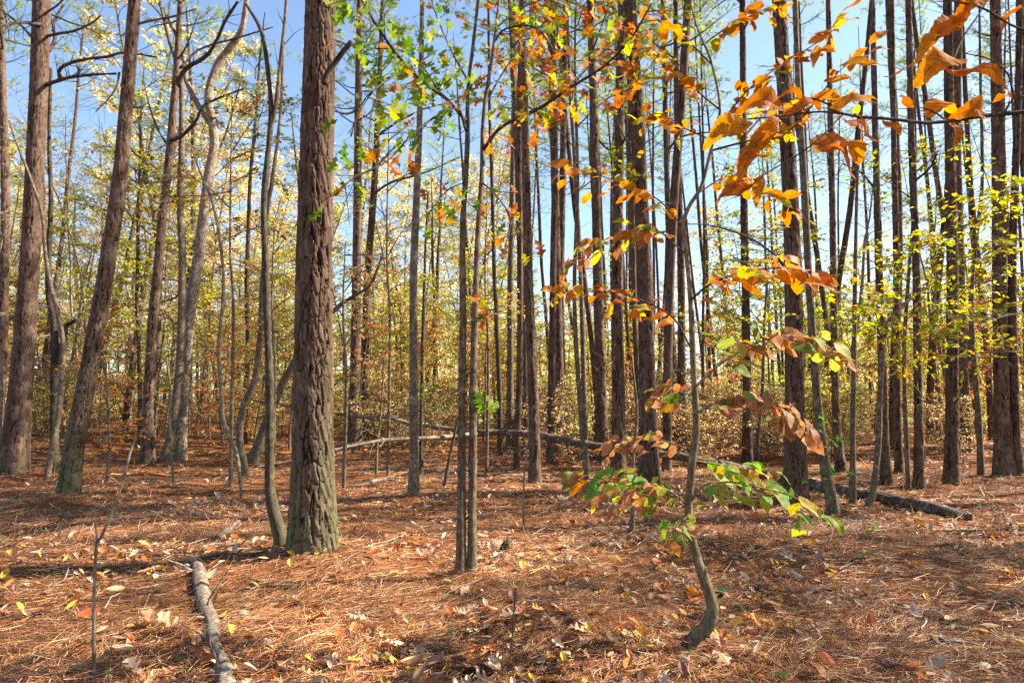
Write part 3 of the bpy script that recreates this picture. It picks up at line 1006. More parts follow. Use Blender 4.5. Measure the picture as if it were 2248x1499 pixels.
P35 = pine("pine_tree", "narrow pine between the log and the red trunked pine at right",
           [(2018, 1072, 22), (2016, 900, 19), (2012, 600, 17), (2001, 300, 15), (1994, 0, 13)], seed=19)
P36 = pine("pine_tree", "straight red trunked pine on open straw at right",
           [(2088, 1062, 30), (2090, 900, 27), (2091, 600, 25), (2085, 300, 22), (2080, 0, 19)], seed=20)
P37 = pine("pine_tree", "sturdy lichened pine near the right edge",
           [(2206, 1042, 40), (2200, 900, 33), (2194, 600, 30), (2190, 300, 26), (2185, 0, 23)], seed=21, nsn=16)
P40 = pine("pine_tree", "pine leaning left behind the vine covered tree at right",
           [(1846, 1032, 22), (1838, 950, 19), (1832, 800, 17), (1828, 500, 15), (1822, 200, 13), (1818, 0, 11)], seed=22)
P41 = pine("pine_tree", "slim red pine further back between the dark and the narrow pines at right",
           [(1974, 1038, 18), (1970, 900, 16), (1968, 600, 14), (1962, 300, 12), (1958, 0, 10)], seed=23)
P39 = pine("pine_tree", "slim pine touching the right edge of the picture",
           [(2236, 1040, 22), (2228, 900, 19), (2222, 600, 17), (2232, 300, 15), (2240, 0, 13)], seed=24)
P5 = pine("pine_tree", "dark forked pine at left draped with dry needles",
          [(324, 1018, 30), (325, 930, 26), (327, 850, 24), (336, 700, 23), (346, 600, 22), (356, 480, 20), (371, 350, 19), (384, 200, 17), (392, 80, 14), (396, 0, 12)], seed=25, nsn=20)

b = P2
for i, (pts, w0, w1) in enumerate([
    ([(98, 188, 0), (132, 176, -.2), (168, 168, -.4), (208, 164, -.6), (256, 162, -.7)], 9, 4),
    ([(136, 174, -.2), (130, 154, -.3), (156, 138, -.4), (192, 130, -.5), (240, 124, -.7), (272, 116, -.9), (344, 126, -1.1)], 8, 3),
    ([(104, 80, 0), (130, 74, -.3), (164, 68, -.5), (200, 52, -.8), (222, 34, -1)], 7, 3),
    ([(100, 56, 0), (72, 52, -.4), (40, 50, -.8), (0, 58, -1.2), (-40, 62, -1.5)], 8, 4),
    ([(70, 82, 0), (50, 60, .3), (25, 40, .6), (0, 20, .8)], 6, 3),
    ([(95, 130, 0), (120, 90, .3), (118, 50, .5), (140, 10, .8)], 9, 5)]):
    branch(b[0], b[1], pts, w0, w1, b[1][1], M_DARK, seed=20 + i, twigs=14, twl=.6)
b = P3
for i, (pts, w0, w1) in enumerate([
    ([(300, 54, 0), (340, 44, .2), (376, 38, .4), (430, 20, .8)], 6, 3),
    ([(280, 232, 0), (308, 236, .1), (328, 224, .2)], 6, 3),
    ([(268, 300, 0), (290, 330, .1), (310, 350, .3)], 4, 2),
    ([(262, 160, 0), (256, 190, -.2), (236, 220, -.3), (210, 245, -.5)], 5, 2)]):
    branch(b[0], b[1], pts, w0, w1, b[1][1], M_DARK, seed=40 + i, twigs=6, twl=.4)
b = P5
for i, (pts, w0, w1) in enumerate([
    ([(388, 190, 0), (408, 152, -.1), (452, 124, -.3), (476, 88, -.5), (496, 44, -.7), (522, 4, -1)], 11, 5),
    ([(372, 310, 0), (400, 298, -.2), (430, 266, -.4), (446, 234, -.5), (480, 216, -.8), (536, 194, -1)], 9, 3),
    ([(396, 150, 0), (440, 108, .3), (520, 84, .5), (600, 60, .7)], 6, 3),
    ([(376, 330, 0), (350, 290, .3), (330, 240, .5), (316, 180, .7)], 5, 2)]):
    branch(b[0], b[1], pts, w0, w1, b[1][1], M_DARK, seed=60 + i, twigs=12, twl=.6)
for i, (b, pts) in enumerate([
    (P12, [(787, 190), (830, 180), (900, 150), (960, 110)]), (P12, [(787, 240), (760, 250), (720, 240)]), (P13, [(826, 300), (870, 270), (930, 240), (990, 225)]),
    (P13, [(815, 430), (860, 400), (930, 380), (1010, 345)]), (P13, [(822, 370), (860, 330), (880, 300)]),
    (P20, [(1218, 300), (1180, 250), (1120, 210)]), (P23, [(1306, 300), (1340, 330), (1390, 340)]), (P26, [(1464, 330), (1500, 300), (1560, 290)]),
    (P36, [(2086, 150), (2110, 90), (2150, 30), (2180, -20)]), (P36, [(2086, 60), (2110, 20)]), (P37, [(2190, 60), (2180, 80), (2140, 70)]), (P37, [(2192, 280), (2215, 230), (2248, 190)]),
    (P29, [(1634, 300), (1670, 260), (1700, 240)]), (P30, [(1740, 610), (1700, 560), (1640, 520), (1560, 495), (1500, 492)]), (P34, [(1925, 420), (1890, 380), (1850, 360)]),
    (P35, [(2005, 400), (2040, 370), (2060, 330)]), (P25, [(1400, 330), (1370, 300), (1350, 250)]), (P24, [(1358, 330), (1390, 280), (1440, 250)])]):
    branch(b[0], b[1], pts, 6, 2.5, b[1][1], M_DARK, seed=80 + i, twigs=7, twl=.5, dY=(-.6 if i % 2 else .6))

# ------------------------------------------------------------------ broad-leaved stems traced one by one
S4A = sapling("sapling", "pale crooked sapling winding up beside the thick dark pine at left",
              [(104, 1046, 15), (118, 960, 14), (131, 890, 13), (138, 760, 12), (125, 680, 12), (112, 630, 11), (100, 560, 9), (92, 470, 8), (70, 400, 7), (35, 310, 5), (20, 265, 4)], seed=30, mat=M_GREY)
S4B = sapling("broken_tree", "dark crooked tree with a snapped side limb behind the pale sapling at left",
              [(120, 1034, 20), (119, 900, 19), (120, 780, 18), (118, 700, 17), (108, 650, 15), (107, 560, 13), (112, 440, 11), (108, 300, 9), (112, 150, 7)], seed=31, mat=M_DARK, Htot=9)
branch(S4B[0], S4B[1], [(128, 800), (140, 745), (146, 715), (158, 708), (168, 700)], 16, 8, S4B[1][1], M_DARK, "broken_limb", seed=31)
T6 = sapling("tree", "dark slender tree just right of the forked needle draped pine",
             [(362, 1014, 26), (378, 950, 22), (390, 850, 21), (396, 780, 20), (400, 650, 19), (400, 550, 18), (396, 450, 17), (399, 300, 14), (396, 170, 12), (372, 90, 9), (350, 0, 7)], Htot=12, seed=32, mat=M_GREY)
T7 = sapling("tree", "pale grey curving tree at left that bends right near the top",
             [(392, 1008, 32), (402, 850, 28), (415, 700, 27), (438, 550, 26), (456, 400, 24), (470, 310, 22), (458, 210, 20), (480, 140, 18), (528, 72, 15), (542, 0, 13)], Htot=13, seed=33, mat=M_DEAD)
branch(T7[0], T7[1], [(466, 280), (440, 240), (410, 180), (404, 130), (380, 60), (350, 10)], 13, 8, T7[1][1], M_DEAD, seed=33, twigs=8, twl=.8)
T8 = sapling("sapling", "thin pale sapling with a crook above its foot, left of the dark sapling",
             [(530, 1096, 6), (526, 1040, 9), (516, 985, 11), (492, 930, 11), (485, 850, 9), (480, 760, 9), (490, 650, 8), (487, 560, 8), (468, 450, 7), (440, 380, 5), (415, 310, 4)], seed=34, mat=M_SMOOTH)
T9 = sapling("tree", "tree with a sharp bend low down, just left of the dark sapling",
             [(536, 1046, 22), (526, 960, 17), (532, 900, 16), (560, 830, 16), (570, 750, 15), (575, 650, 14), (580, 560, 12), (584, 480, 11), (600, 380, 10), (616, 250, 8), (622, 100, 6)], Htot=8, seed=35, mat=M_GREY)
T10 = sapling("sapling", "dark mossy sapling leaning against the foot of the thickest pine",
              [(619, 1203, 31), (612, 1165, 27), (598, 1110, 25), (591, 1050, 24), (592, 950, 23), (592, 850, 21), (586, 700, 18), (582, 550, 17), (579, 450, 16), (590, 320, 14), (595, 240, 12), (584, 120, 11), (570, 60, 9), (540, 10, 7)], seed=36, mat=M_DARK, moss=.9, lump=.14)
branch(T10[0], T10[1], [(592, 300), (606, 230), (614, 150), (624, 60), (630, -20)], 10, 7, T10[1][1], M_GREY, seed=36, twigs=6)
T11 = sapling("leaning_tree", "grey tree leaning far to the right behind the thickest pine",
              [(556, 1014, 28), (574, 962, 23), (600, 888, 20), (635, 815, 18), (690, 730, 15), (740, 675, 11), (775, 650, 8), (812, 625, 6), (840, 560, 4)], seed=37, mat=M_GREY, moss=.2)
T14 = sapling("hickory_tree", "slim grey brown tree alone in the clearing right of the thickest pine",
              [(908, 1088, 26), (909, 1000, 23), (908, 800, 21), (908, 600, 20), (916, 400, 17), (923, 200, 14), (927, 0, 10)], Htot=10, seed=38, mat=M_GREY, flare=.25)
T14B = sapling("sapling", "very thin stem close behind the slim tree right of the thickest pine",
               [(924, 1042, 11), (925, 900, 9), (928, 750, 9), (931, 650, 8), (934, 540, 6), (940, 420, 4)], seed=39, mat=M_DARK)
T15 = sapling("oak_tree", "left one of the two slender oaks rising side by side at centre",
              [(1012, 1252, 26), (1013, 1100, 22), (1014, 900, 19), (1016, 700, 17), (1016, 500, 15), (1022, 400, 14), (1026, 310, 13), (1027, 200, 9), (1036, 120, 8), (1050, 0, 7)], seed=40, mat=M_GREY, Htot=7.5)
T16 = sapling("oak_tree", "right one of the two slender oaks rising side by side at centre",
              [(1036, 1250, 23), (1037, 1100, 21), (1039, 900, 19), (1042, 700, 17), (1050, 500, 14), (1058, 380, 12), (1062, 250, 10), (1084, 100, 8), (1096, 0, 7)], seed=41, mat=M_GREY, Htot=7.5)
T17 = sapling("tree", "thin dark tree between the two slender oaks and the straight slim pine",
              [(1098, 1000, 14), (1096, 850, 12), (1090, 700, 11), (1085, 600, 10), (1080, 400, 9), (1075, 250, 8), (1072, 0, 6)], Htot=10, seed=42, mat=M_DARK)
T18 = sapling("tree", "grey tree just left of the straight slim pine",
              [(1119, 985, 20), (1120, 850, 17), (1121, 600, 15), (1127, 300, 13), (1130, 0, 11)], Htot=14, seed=43, mat=M_GREY)
T31 = sapling("vine_tree", "dark mossy tree with green vine leaves around its base, right of the thick reddish pine",
              [(1830, 1128, 28), (1822, 1080, 26), (1808, 1000, 25), (1796, 900, 22), (1789, 800, 20), (1781, 700, 19), (1775, 600, 18), (1765, 400, 17), (1753, 200, 14), (1745, 0, 12)], Htot=12, seed=44, mat=M_GREY, moss=.9)
T32 = sapling("sapling", "thin upright sapling standing behind the log at right",
              [(1872, 1106, 16), (1872, 1000, 13), (1873, 900, 12), (1876, 700, 11), (1878, 560, 9), (1882, 400, 7), (1890, 250, 5)], seed=45, mat=M_GREY)
T33 = sapling("sapling", "curved sapling springing from behind the middle of the log at right",
              [(1908, 1110, 18), (1916, 1080, 15), (1924, 1020, 14), (1929, 950, 14), (1932, 860, 12), (1942, 740, 10), (1962, 690, 8), (2020, 640, 6)], seed=46, mat=M_GREY)
T38 = sapling("sapling", "slim crooked tree between the red trunked pine and the sturdy pine near the right edge",
              [(2154, 1042, 15), (2147, 900, 13), (2132, 700, 11), (2140, 550, 10), (2156, 400, 8), (2152, 150, 6), (2150, 0, 5)], Htot=10, seed=47, mat=M_GREY)
DS1 = sapling("dead_sapling", "short dead stem rising through the lower chestnut leaves",
              [(1387, 1168, 14), (1389, 1120, 11), (1388, 1050, 10), (1392, 980, 8), (1398, 900, 7), (1386, 780, 5)], seed=48, mat=M_GREY, moss=.7)
DS2 = sapling("dead_sapling", "wispy grey stick standing upright in front of the straight slim pine",
              [(1150, 1162, 5), (1149, 1100, 5), (1151, 1040, 4), (1158, 980, 3), (1160, 920, 2.5)], seed=49, mat=M_DEAD)
DS3 = sapling("dead_sapling", "forked bare twig standing in the foreground at far left",
              [(206, 1476, 9), (206, 1400, 9), (207, 1300, 8), (212, 1200, 8), (222, 1178, 8), (248, 1120, 7), (272, 1050, 6.5), (290, 980, 6), (318, 938, 5)], seed=50, mat=M_DEAD)
branch(DS3[0], DS3[1], [(213, 1192), (211, 1165), (208, 1142)], 5, 3.5, DS3[1][1], M_DEAD, "stub", seed=50, n=8)
DS4 = sapling("dead_pole", "dead pole leaning behind the two slender oaks",
              [(976, 1068, 10), (984, 1020, 8), (996, 960, 7), (1006, 915, 5)], seed=51, mat=M_DARK)
DS5 = sapling("dead_sapling", "thin pale stick by the edge of shade left of the crooked pale sapling",
              [(380, 1064, 5), (378, 1020, 6), (372, 940, 6), (374, 860, 5), (366, 790, 4)], seed=52, mat=M_SMOOTH)
DS6 = sapling("dead_sapling", "thin bare stem behind the clearing left of the slim grey brown tree",
              [(826, 1042, 7), (828, 980, 6), (836, 900, 5), (842, 800, 4), (838, 700, 3)], seed=53, mat=M_GREY)
DS7 = sapling("dead_sapling", "thread-thin bare twig standing in the centre foreground",
              [(1118, 1470, 3.5), (1124, 1400, 3.2), (1128, 1340, 2.8), (1132, 1290, 2)], seed=54, mat=M_DARK)

# ------------------------------------------------------------------ fallen wood
def log(name, label, pts, cat="log", mat=None, seed=0, ns=16, stubs=0, sink=.1):
    """pts: (px, py, width px[, Y]) - lies on the floor unless Y is given"""
    P = []
    for p in pts:
        if len(p) == 4:
            q = at(p[0], p[1], p[3]); r = p[2] / 2 * p[3] / F
        else:
            q = gat(p[0], p[1]); r = p[2] / 2 * q[1] / F; q = q + np.array([0, 0, r * sink + .008])
        P.append([*q, r])
    P = np.array(P); L = np.linalg.norm(np.diff(P[:, :3], axis=0), axis=1).sum()
    S = smooth_path(P, int(np.clip(L / .02, 12, 400)))
    rg = np.random.default_rng(seed)
    base = P[0][:3].copy()
    e = thing(name, base, label, cat)
    mb = MB(); rm = float(S[:, 3].mean())
    tube(mb, S[:, :3], np.maximum(S[:, 3], .002), ns, disp=ridge_disp(rm * .22, seed + 3, lump=.16, k=14))
    mb.build("trunk" if cat == "fallen tree" else "stem", mat or M_LOG, e, origin=base, smooth=True)
    for i in range(stubs):
        k = rg.integers(3, len(S) - 3); d = np.array([rg.normal(0, 1), rg.normal(0, .6), rg.uniform(.1, 1)])
        m2 = MB(); tube(m2, wobble(rg, S[k, :3], d, rg.uniform(.1, .5), 4, .2), np.linspace(max(.004, rm * .3), .002, 5), 5)
        m2.build("branch_stub", M_DEAD, e, origin=base)
    return e, base, S


LOG = log("fallen_tree", "long fallen trunk lying from the right back to centre, propped at its far end",
          [(2135, 1142, 12), (2060, 1128, 21), (1960, 1108, 24), (1860, 1090, 25), (1780, 1076, 26), (1700, 1058, 26), (1640, 1044, 23), (1540, 1010, 19, 12.4), (1440, 996, 17, 12.8), (1350, 984, 16, 13.1), (1250, 970, 16, 13.4), (1190, 956, 16, 13.6), (1120, 950, 14, 13.8), (1050, 950, 13, 14)], "fallen tree", M_LOG, 1, 18, 7, .75)
for i, pts in enumerate([[(1052, 950, 14), (1010, 944, 14), (960, 938, 14.1), (900, 930, 14.2), (850, 915, 14.2), (800, 916, 14.2), (735, 905, 14), (640, 892, 13.9), (520, 872, 13.8)],
                         [(1052, 952, 14), (1000, 957, 13.6), (940, 962, 13.2), (850, 966, 12.9), (790, 976, 12.6), (735, 988, 12.4), (650, 1010, 12.2), (560, 1026, 12.1)]]):
    P = np.array([at(*p) for p in pts]); S = smooth_path(P, 70)
    mb = MB(); tube(mb, S, np.linspace(.05, .018, 70), 10, disp=ridge_disp(.006, i + 5, lump=.1))
    rg = np.random.default_rng(70 + i)
    for j in range(18):
        k = rg.integers(8, 69); t = norm(S[k] - S[k - 1])
        tp = wobble(rg, S[k], t * .6 + rg.normal(0, .6, 3) + np.array([0, 0, -.1]), rg.uniform(.3, 1.1), 5, .17, -.02)
        tube(mb, tp, np.linspace(.009, .002, 6), 4)
        for _ in range(2):
            tube(mb, wobble(rg, tp[3], t + rg.normal(0, .7, 3), .35, 3, .2), (.004, .003, .002, .0015), 3)
    mb.build("branch", M_DEAD, LOG[0], origin=LOG[1], smooth=True)
log("fallen_limb", "crumbling grey limb half sunk in needles, pointing away in the left foreground",
    [(500, 1530, 34), (488, 1470, 33), (468, 1420, 31), (462, 1370, 32), (448, 1330, 30), (440, 1290, 31), (436, 1255, 24), (428, 1236, 12)], "log", M_DEAD, 2, 22, 3)
log("fallen_limb", "short pale limb on the straw left of the thickest pine", [(480, 1184, 16), (500, 1168, 15), (522, 1148, 9)], "log", M_DEAD, 3, 12)
log("fallen_pole", "thin grey pole lying across the clearing behind the slim tree",
    [(782, 1033, 9), (850, 1034, 10), (930, 1036, 11), (1020, 1042, 9), (1110, 1046, 8), (1190, 1044, 7), (1262, 1048, 5)], "log", M_DEAD, 4, 10, 3)
log("fallen_branch", "bleached crooked branch on the straw right of the thickest pine",
    [(748, 1066, 6), (775, 1070, 8), (800, 1066, 10), (825, 1058, 10), (850, 1056, 8), (872, 1058, 5)], "branch", M_DEAD, 5, 9, 2)
log("fallen_branch", "short mossy branch lying at centre right behind the chestnut foot",
    [(1262, 1208, 6), (1290, 1200, 10), (1318, 1192, 10), (1328, 1188, 7)], "branch", M_LOG, 6, 9, 1)
log("fallen_branch", "thin grey branch lying left of the chestnut stem",
    [(1370, 1180, 4), (1400, 1166, 6), (1440, 1158, 6), (1480, 1150, 4)], "branch", M_DEAD, 7, 8, 1)
log("fallen_stick", "long thin grey stick lying near the right edge",
    [(2072, 1166, 4), (2120, 1166, 6), (2190, 1170, 6), (2262, 1176, 7)], "stick", M_DEAD, 8, 8)
log("fallen_stick", "dark thin stick just below the long grey stick at right",
    [(2098, 1180, 4), (2150, 1182, 5), (2205, 1180, 4)], "stick", M_DARK, 9, 8)
log("fallen_limb", "stubby grey limb on shaded straw in the right foreground", [(2046, 1412, 14), (2080, 1412, 16), (2114, 1413, 12)], "log", M_LOG, 10, 12)
log("fallen_stick", "curved dark twig on the straw at the foot of the two slender oaks", [(1000, 1352, 3), (1030, 1308, 5), (1070, 1316, 4)], "stick", M_DARK, 11, 6)
log("fallen_stick", "thin stick on the straw right of the chestnut foot", [(1476, 1286, 4), (1520, 1300, 5), (1580, 1325, 4), (1650, 1340, 3)], "stick", M_DEAD, 12, 6)
log("fallen_stick", "reddish stick left of the foot of the thickest pine", [(548, 1222, 8), (575, 1216, 10), (600, 1210, 9), (640, 1214, 5)], "stick", M_DARK, 13, 8)

# small broken stump
sb = gat(1102, 1216)
st_e = thing("stump", sb, "small splintered stump right of the two slender oaks", "stump")
mb = MB()
Ps = np.array([sb - (0, 0, .08), sb + (.01, 0, .02), sb + (.03, 0, .07), sb + (.05, 0, .11)])
tube(mb, smooth_path(Ps, 10), np.linspace(.052, .035, 10), 14, disp=ridge_disp(.008, 9))
mb.build("stem", M_DARK, st_e, origin=sb, smooth=True)
rg = np.random.default_rng(5); mb = MB()
for i in range(12):
    p = sb + np.array([.05 + rg.normal(0, .016), rg.normal(0, .016), .09])
    tube(mb, [p, p + np.array([rg.normal(.015, .012), rg.normal(0, .01), rg.uniform(.04, .10)])], (.007, .001), 4)
mb.build("splinters", M_DEAD, st_e, origin=sb)

# ------------------------------------------------------------------ single leaves on near branches
def leaf_mesh(kind, mat, seed=0, curl=0.0, name="leaf"):
    v, t, uv = TPL[kind]
    rg = np.random.default_rng(seed)
    vv = v.copy(); ph = rg.uniform(0, 6)
    vv[:, 2] += curl * (.06 * np.sin(vv[:, 1] * 6 + ph) + .10 * vv[:, 0] * np.sin(vv[:, 1] * 9 + ph) + .2 * np.abs(vv[:, 0]) * rg.uniform(-1, 1)) + curl * .12 * rg.uniform(-1, 1) * vv[:, 0] * vv[:, 1] * 4
    mb = MB(); mb.add(vv, t, None, np.stack([np.abs(uv[:, 0]), uv[:, 1], 0 * uv[:, 0]], -1))
    # stalk
    tube(mb, [(0, -.12, .02), (0, -.05, .01), (0, .03, 0)], (.008, .008, .007), 4, col=(.01, .5, 0))
    return mb.mesh(name, mat)


def place_leaf(me, parent, base, pos, yd, nr, size, col, name="leaf"):
    o = link(name, me, parent)
    y = norm(yd); x = norm(np.cross(y, nr)); z = np.cross(x, y)
    p = np.asarray(pos) - np.asarray(base)
    m = Matrix(((x[0] * size, y[0] * size, z[0] * size, p[0]), (x[1] * size, y[1] * size, z[1] * size, p[1]), (x[2] * size, y[2] * size, z[2] * size, p[2]), (0, 0, 0, 1)))
    o.matrix_local = m
    o.color = (*np.clip(col, 0, 1), 1)
    return o


CH_ME = [leaf_mesh('chest', M_LEAFO, i, 1.0) for i in range(6)]
OAK_ME = [leaf_mesh('oak', M_LEAFO, 20 + i, 1.3) for i in range(6)]
BIG_ME = [leaf_mesh('chest_big', M_BIGO, 40 + i, 1.6) for i in range(8)]
STAR_ME = [leaf_mesh('star', M_LEAFO, 60 + i, .8) for i in range(3)]
ELL_ME = [leaf_mesh('ell', M_LEAFO, 70 + i, .8) for i in range(3)]

# --- the crooked chestnut sapling
CHN = sapling("chestnut_sapling", "crooked chestnut sapling with a hooked foot and toothed orange and green leaves, right foreground",
              [(1508, 1424, 30), (1526, 1398, 32), (1547, 1380, 33), (1562, 1354, 30), (1563, 1325, 27), (1552, 1288, 26), (1535, 1240, 23), (1521, 1190, 21), (1513, 1150, 20), (1512, 1100, 20), (1517, 1050, 19), (1521, 1000, 19), (1528, 950, 18), (1528, 900, 17), (1522, 800, 15), (1518, 700, 14), (1514, 630, 13), (1507, 560, 12), (1501, 490, 11), (1515, 450, 10), (1540, 408, 9), (1560, 330, 8), (1580, 240, 6), (1562, 140, 5), (1530, 60, 4), (1512, -10, 3)],
              seed=55, mat=M_SMOOTH, moss=.35, lump=.07, flare=.05, cat="sapling")
CB = CHN[1]; CY = CB[1]
MIXLOW = [(.18, .34, .06, 2.2), (.42, .44, .08, 1.8), (.58, .30, .05, 2.2), (.46, .21, .11, 2.4), (.62, .44, .09, 1.2)]
BROWN = [(.40, .19, .11, 4), (.46, .25, .13, 2.5), (.50, .30, .08, 1), (.22, .28, .06, .5)]
AMBER = [(.60, .22, .02, 4), (.62, .34, .03, 2), (.50, .15, .02, 2.4), (.42, .40, .05, 1.2)]
MIDMIX = [(.50, .22, .06, 3), (.44, .38, .08, 2), (.20, .28, .06, 1.6), (.44, .21, .11, 2)]
rgc = np.random.default_rng(77)
chest_branches = [
    ([(1512, 1112, 0), (1470, 1078, -.1), (1400, 1056, -.1), (1320, 1050, 0), (1250, 1058, .1)], 5, 28, MIXLOW, .105),
    ([(1512, 1085, 0), (1440, 1090, .2), (1380, 1080, .3), (1310, 1085, .4)], 4, 16, MIXLOW, .10),
    ([(1517, 1098, 0), (1545, 1066, -.2), (1600, 1058, -.3), (1680, 1072, -.35), (1750, 1095, -.4), (1800, 1150, -.3)], 5, 19, MIXLOW[:2] + [(.55, .38, .08, .6)], .11),
    ([(1520, 1010, 0), (1580, 1020, .1), (1640, 1030, .2), (1710, 1050, .2)], 4, 14, MIXLOW, .10),
    ([(1518, 990, 0), (1450, 966, .1), (1380, 965, .2), (1320, 975, .2)], 4, 20, BROWN, .085),
    ([(1514, 1130, 0), (1490, 1150, -.1), (1470, 1180, -.2)], 3, 7, MIXLOW, .085),
    ([(1528, 905, 0), (1600, 876, -.2), (1680, 888, -.3), (1740, 915, -.4), (1775, 960, -.4)], 5, 26, BROWN, .115),
    ([(1525, 870, 0), (1470, 856, .1), (1430, 868, .1)], 3, 12, BROWN, .10),
    ([(1525, 850, 0), (1580, 800, -.1), (1640, 762, -.2), (1700, 742, -.3), (1780, 745, -.4), (1850, 785, -.4)], 6, 30, MIDMIX, .115),
    ([(1520, 770, 0), (1480, 700, .1), (1420, 664, .2), (1340, 642, .3), (1200, 640, .4)], 5, 24, AMBER, .10),
    ([(1515, 660, 0), (1560, 624, -.2), (1640, 596, -.3), (1740, 590, -.4), (1810, 620, -.4)], 5, 26, AMBER, .11),
    ([(1507, 560, 0), (1440, 506, .2), (1380, 520, .3), (1290, 545, .4), (1240, 590, .5)], 4, 22, MIDMIX, .10),
    ([(1502, 500, 0), (1440, 435, .2), (1360, 402, .3), (1280, 374, .3), (1220, 378, .4)], 4, 20, AMBER, .105),
    ([(1530, 425, 0), (1600, 390, .1), (1680, 420, .2), (1760, 470, .2)], 4, 16, AMBER, .10),
    ([(1570, 290, 0), (1640, 200, .1), (1720, 140, .2), (1800, 90, .2), (1860, 40, .2)], 5, 30, AMBER, .10),
    ([(1578, 240, 0), (1520, 190, .1), (1470, 130, .2), (1430, 90, .2)], 4, 18, AMBER, .095),
    ([(1565, 330, 0), (1640, 310, -.1), (1730, 290, -.1), (1840, 160, 0), (1900, 110, .1)], 5, 24, AMBER, .10),
    ([(1540, 100, 0), (1600, 60, .1), (1680, 20, .2), (1740, 0, .2)], 4, 22, AMBER, .095),
    ([(1566, 310, 0), (1500, 280, .2), (1450, 250, .3), (1400, 260, .4)], 4, 16, AMBER, .095),
    ([(1575, 260, 0), (1650, 250, .3), (1740, 230, .5), (1830, 210, .7), (1900, 230, .8)], 4, 24, AMBER, .10),
    ([(1560, 140, 0), (1480, 60, .2), (1420, 20, .3)], 4, 14, AMBER, .095)]
for bi, (pts, w0, nlv, pal, lsz) in enumerate(chest_branches):
    nlv = int(nlv * 1.6)
    o, S, r = branch(CHN[0], CB, pts, w0, 1.6, CY, M_DARK if bi > 8 else M_SMOOTH, seed=200 + bi, twigs=0, n=30)
    cols = pick_cols(rgc, pal, nlv, .15)
    for i in range(nlv):
        f = .22 + .78 * (i + rgc.random()) / nlv
        k = min(28, int(f * 29)); t = norm(S[k + 1] - S[k]); sd = norm(np.cross(t, (0, 0, 1.0))) * (1 if i % 2 else -1)
        off = rgc.uniform(0, .10) * (1 if i % 3 else .2)
        pos = S[k] + sd * off + np.array([0, 0, rgc.normal(0, .035)])
        yd = t * rgc.uniform(.3, .9) + sd * rgc.uniform(.35, .9) + np.array([0, 0, rgc.normal(-.3, .25)])
        nr = np.array([0, -.55, .75]) + rgc.normal(0, .42, 3)
        place_leaf(CH_ME[rgc.integers(6)], o, CB, pos, yd, nr, lsz * 1.22 * rgc.uniform(.75, 1.2), cols[i])

# --- the two oaks' leafy branches
OAKG = [(.14, .24, .03, 4), (.24, .33, .04, 2.5), (.38, .40, .05, 1.2), (.48, .20, .03, 1)]
OAKO = [(.56, .19, .02, 4), (.44, .12, .02, 2.5), (.62, .36, .03, 2.4), (.30, .36, .04, 2)]
rgo = np.random.default_rng(88)
oak_branches = [
    (T15, [(1024, 268, 0), (985, 222, -.3), (930, 180, -.7), (880, 130, -1.1), (830, 60, -1.5), (795, 0, -1.8), (770, -60, -2.1)], 9, 3, 34, OAKG),
    (T15, [(1024, 290, 0), (1000, 238, -.2), (920, 282, -.5), (852, 352, -.8), (780, 388, -1.0), (735, 430, -1.1)], 6, 2, 18, OAKO + OAKG[:2]),
    (T15, [(975, 215, -.4), (900, 120, -.2), (800, 105, 0), (740, 92, .2)], 5, 2, 16, OAKG),
    (T15, [(1028, 180, 0), (990, 110, .1), (960, 40, .3), (940, -20, .4)], 5, 2, 20, OAKG),
    (T15, [(900, 150, -.9), (860, 170, -1.2), (800, 220, -1.5), (770, 300, -1.6)], 4, 2, 13, OAKG),
    (T16, [(1060, 330, 0), (1100, 280, -.2), (1180, 240, -.5), (1260, 188, -.8), (1320, 150, -1.0), (1380, 92, -1.3), (1430, 10, -1.5)], 8, 3, 44, OAKO),
    (T16, [(1082, 100, 0), (1110, 64, 0), (1180, 64, -.2), (1232, 148, -.4), (1250, 210, -.5)], 5, 2, 26, OAKO),
    (T16, [(1064, 230, 0), (1110, 150, .3), (1150, 90, .5), (1200, 20, .7)], 5, 2, 26, OAKO),
    (T16, [(1090, 60, 0), (1160, 10, .1), (1260, -10, .2), (1350, 20, .3)], 5, 2, 26, OAKO + OAKG[2:3]),
    (T16, [(1058, 400, 0), (1090, 430, -.2), (1120, 480, -.3), (1110, 540, -.4)], 4, 2, 9, OAKO + OAKG[:1]),
    (T15, [(1020, 400, 0), (980, 420, -.2), (940, 470, -.3)], 4, 2, 8, OAKG + OAKO[:1]),
    (T16, [(1041, 870, 0), (1054, 862, -.1), (1066, 882, -.1)], 2.5, 1.5, 4, OAKG[:2]),
    (T14, [(912, 855, 0), (930, 862, -.2), (950, 858, -.4), (985, 872, -.5), (990, 892, -.6)], 2.5, 1.5, 7, OAKG[:2]),
    (T16, [(1046, 640, 0), (1075, 680, -.2), (1090, 700, -.3)], 2.5, 1.5, 6, OAKG[:2] + OAKO[:2])]
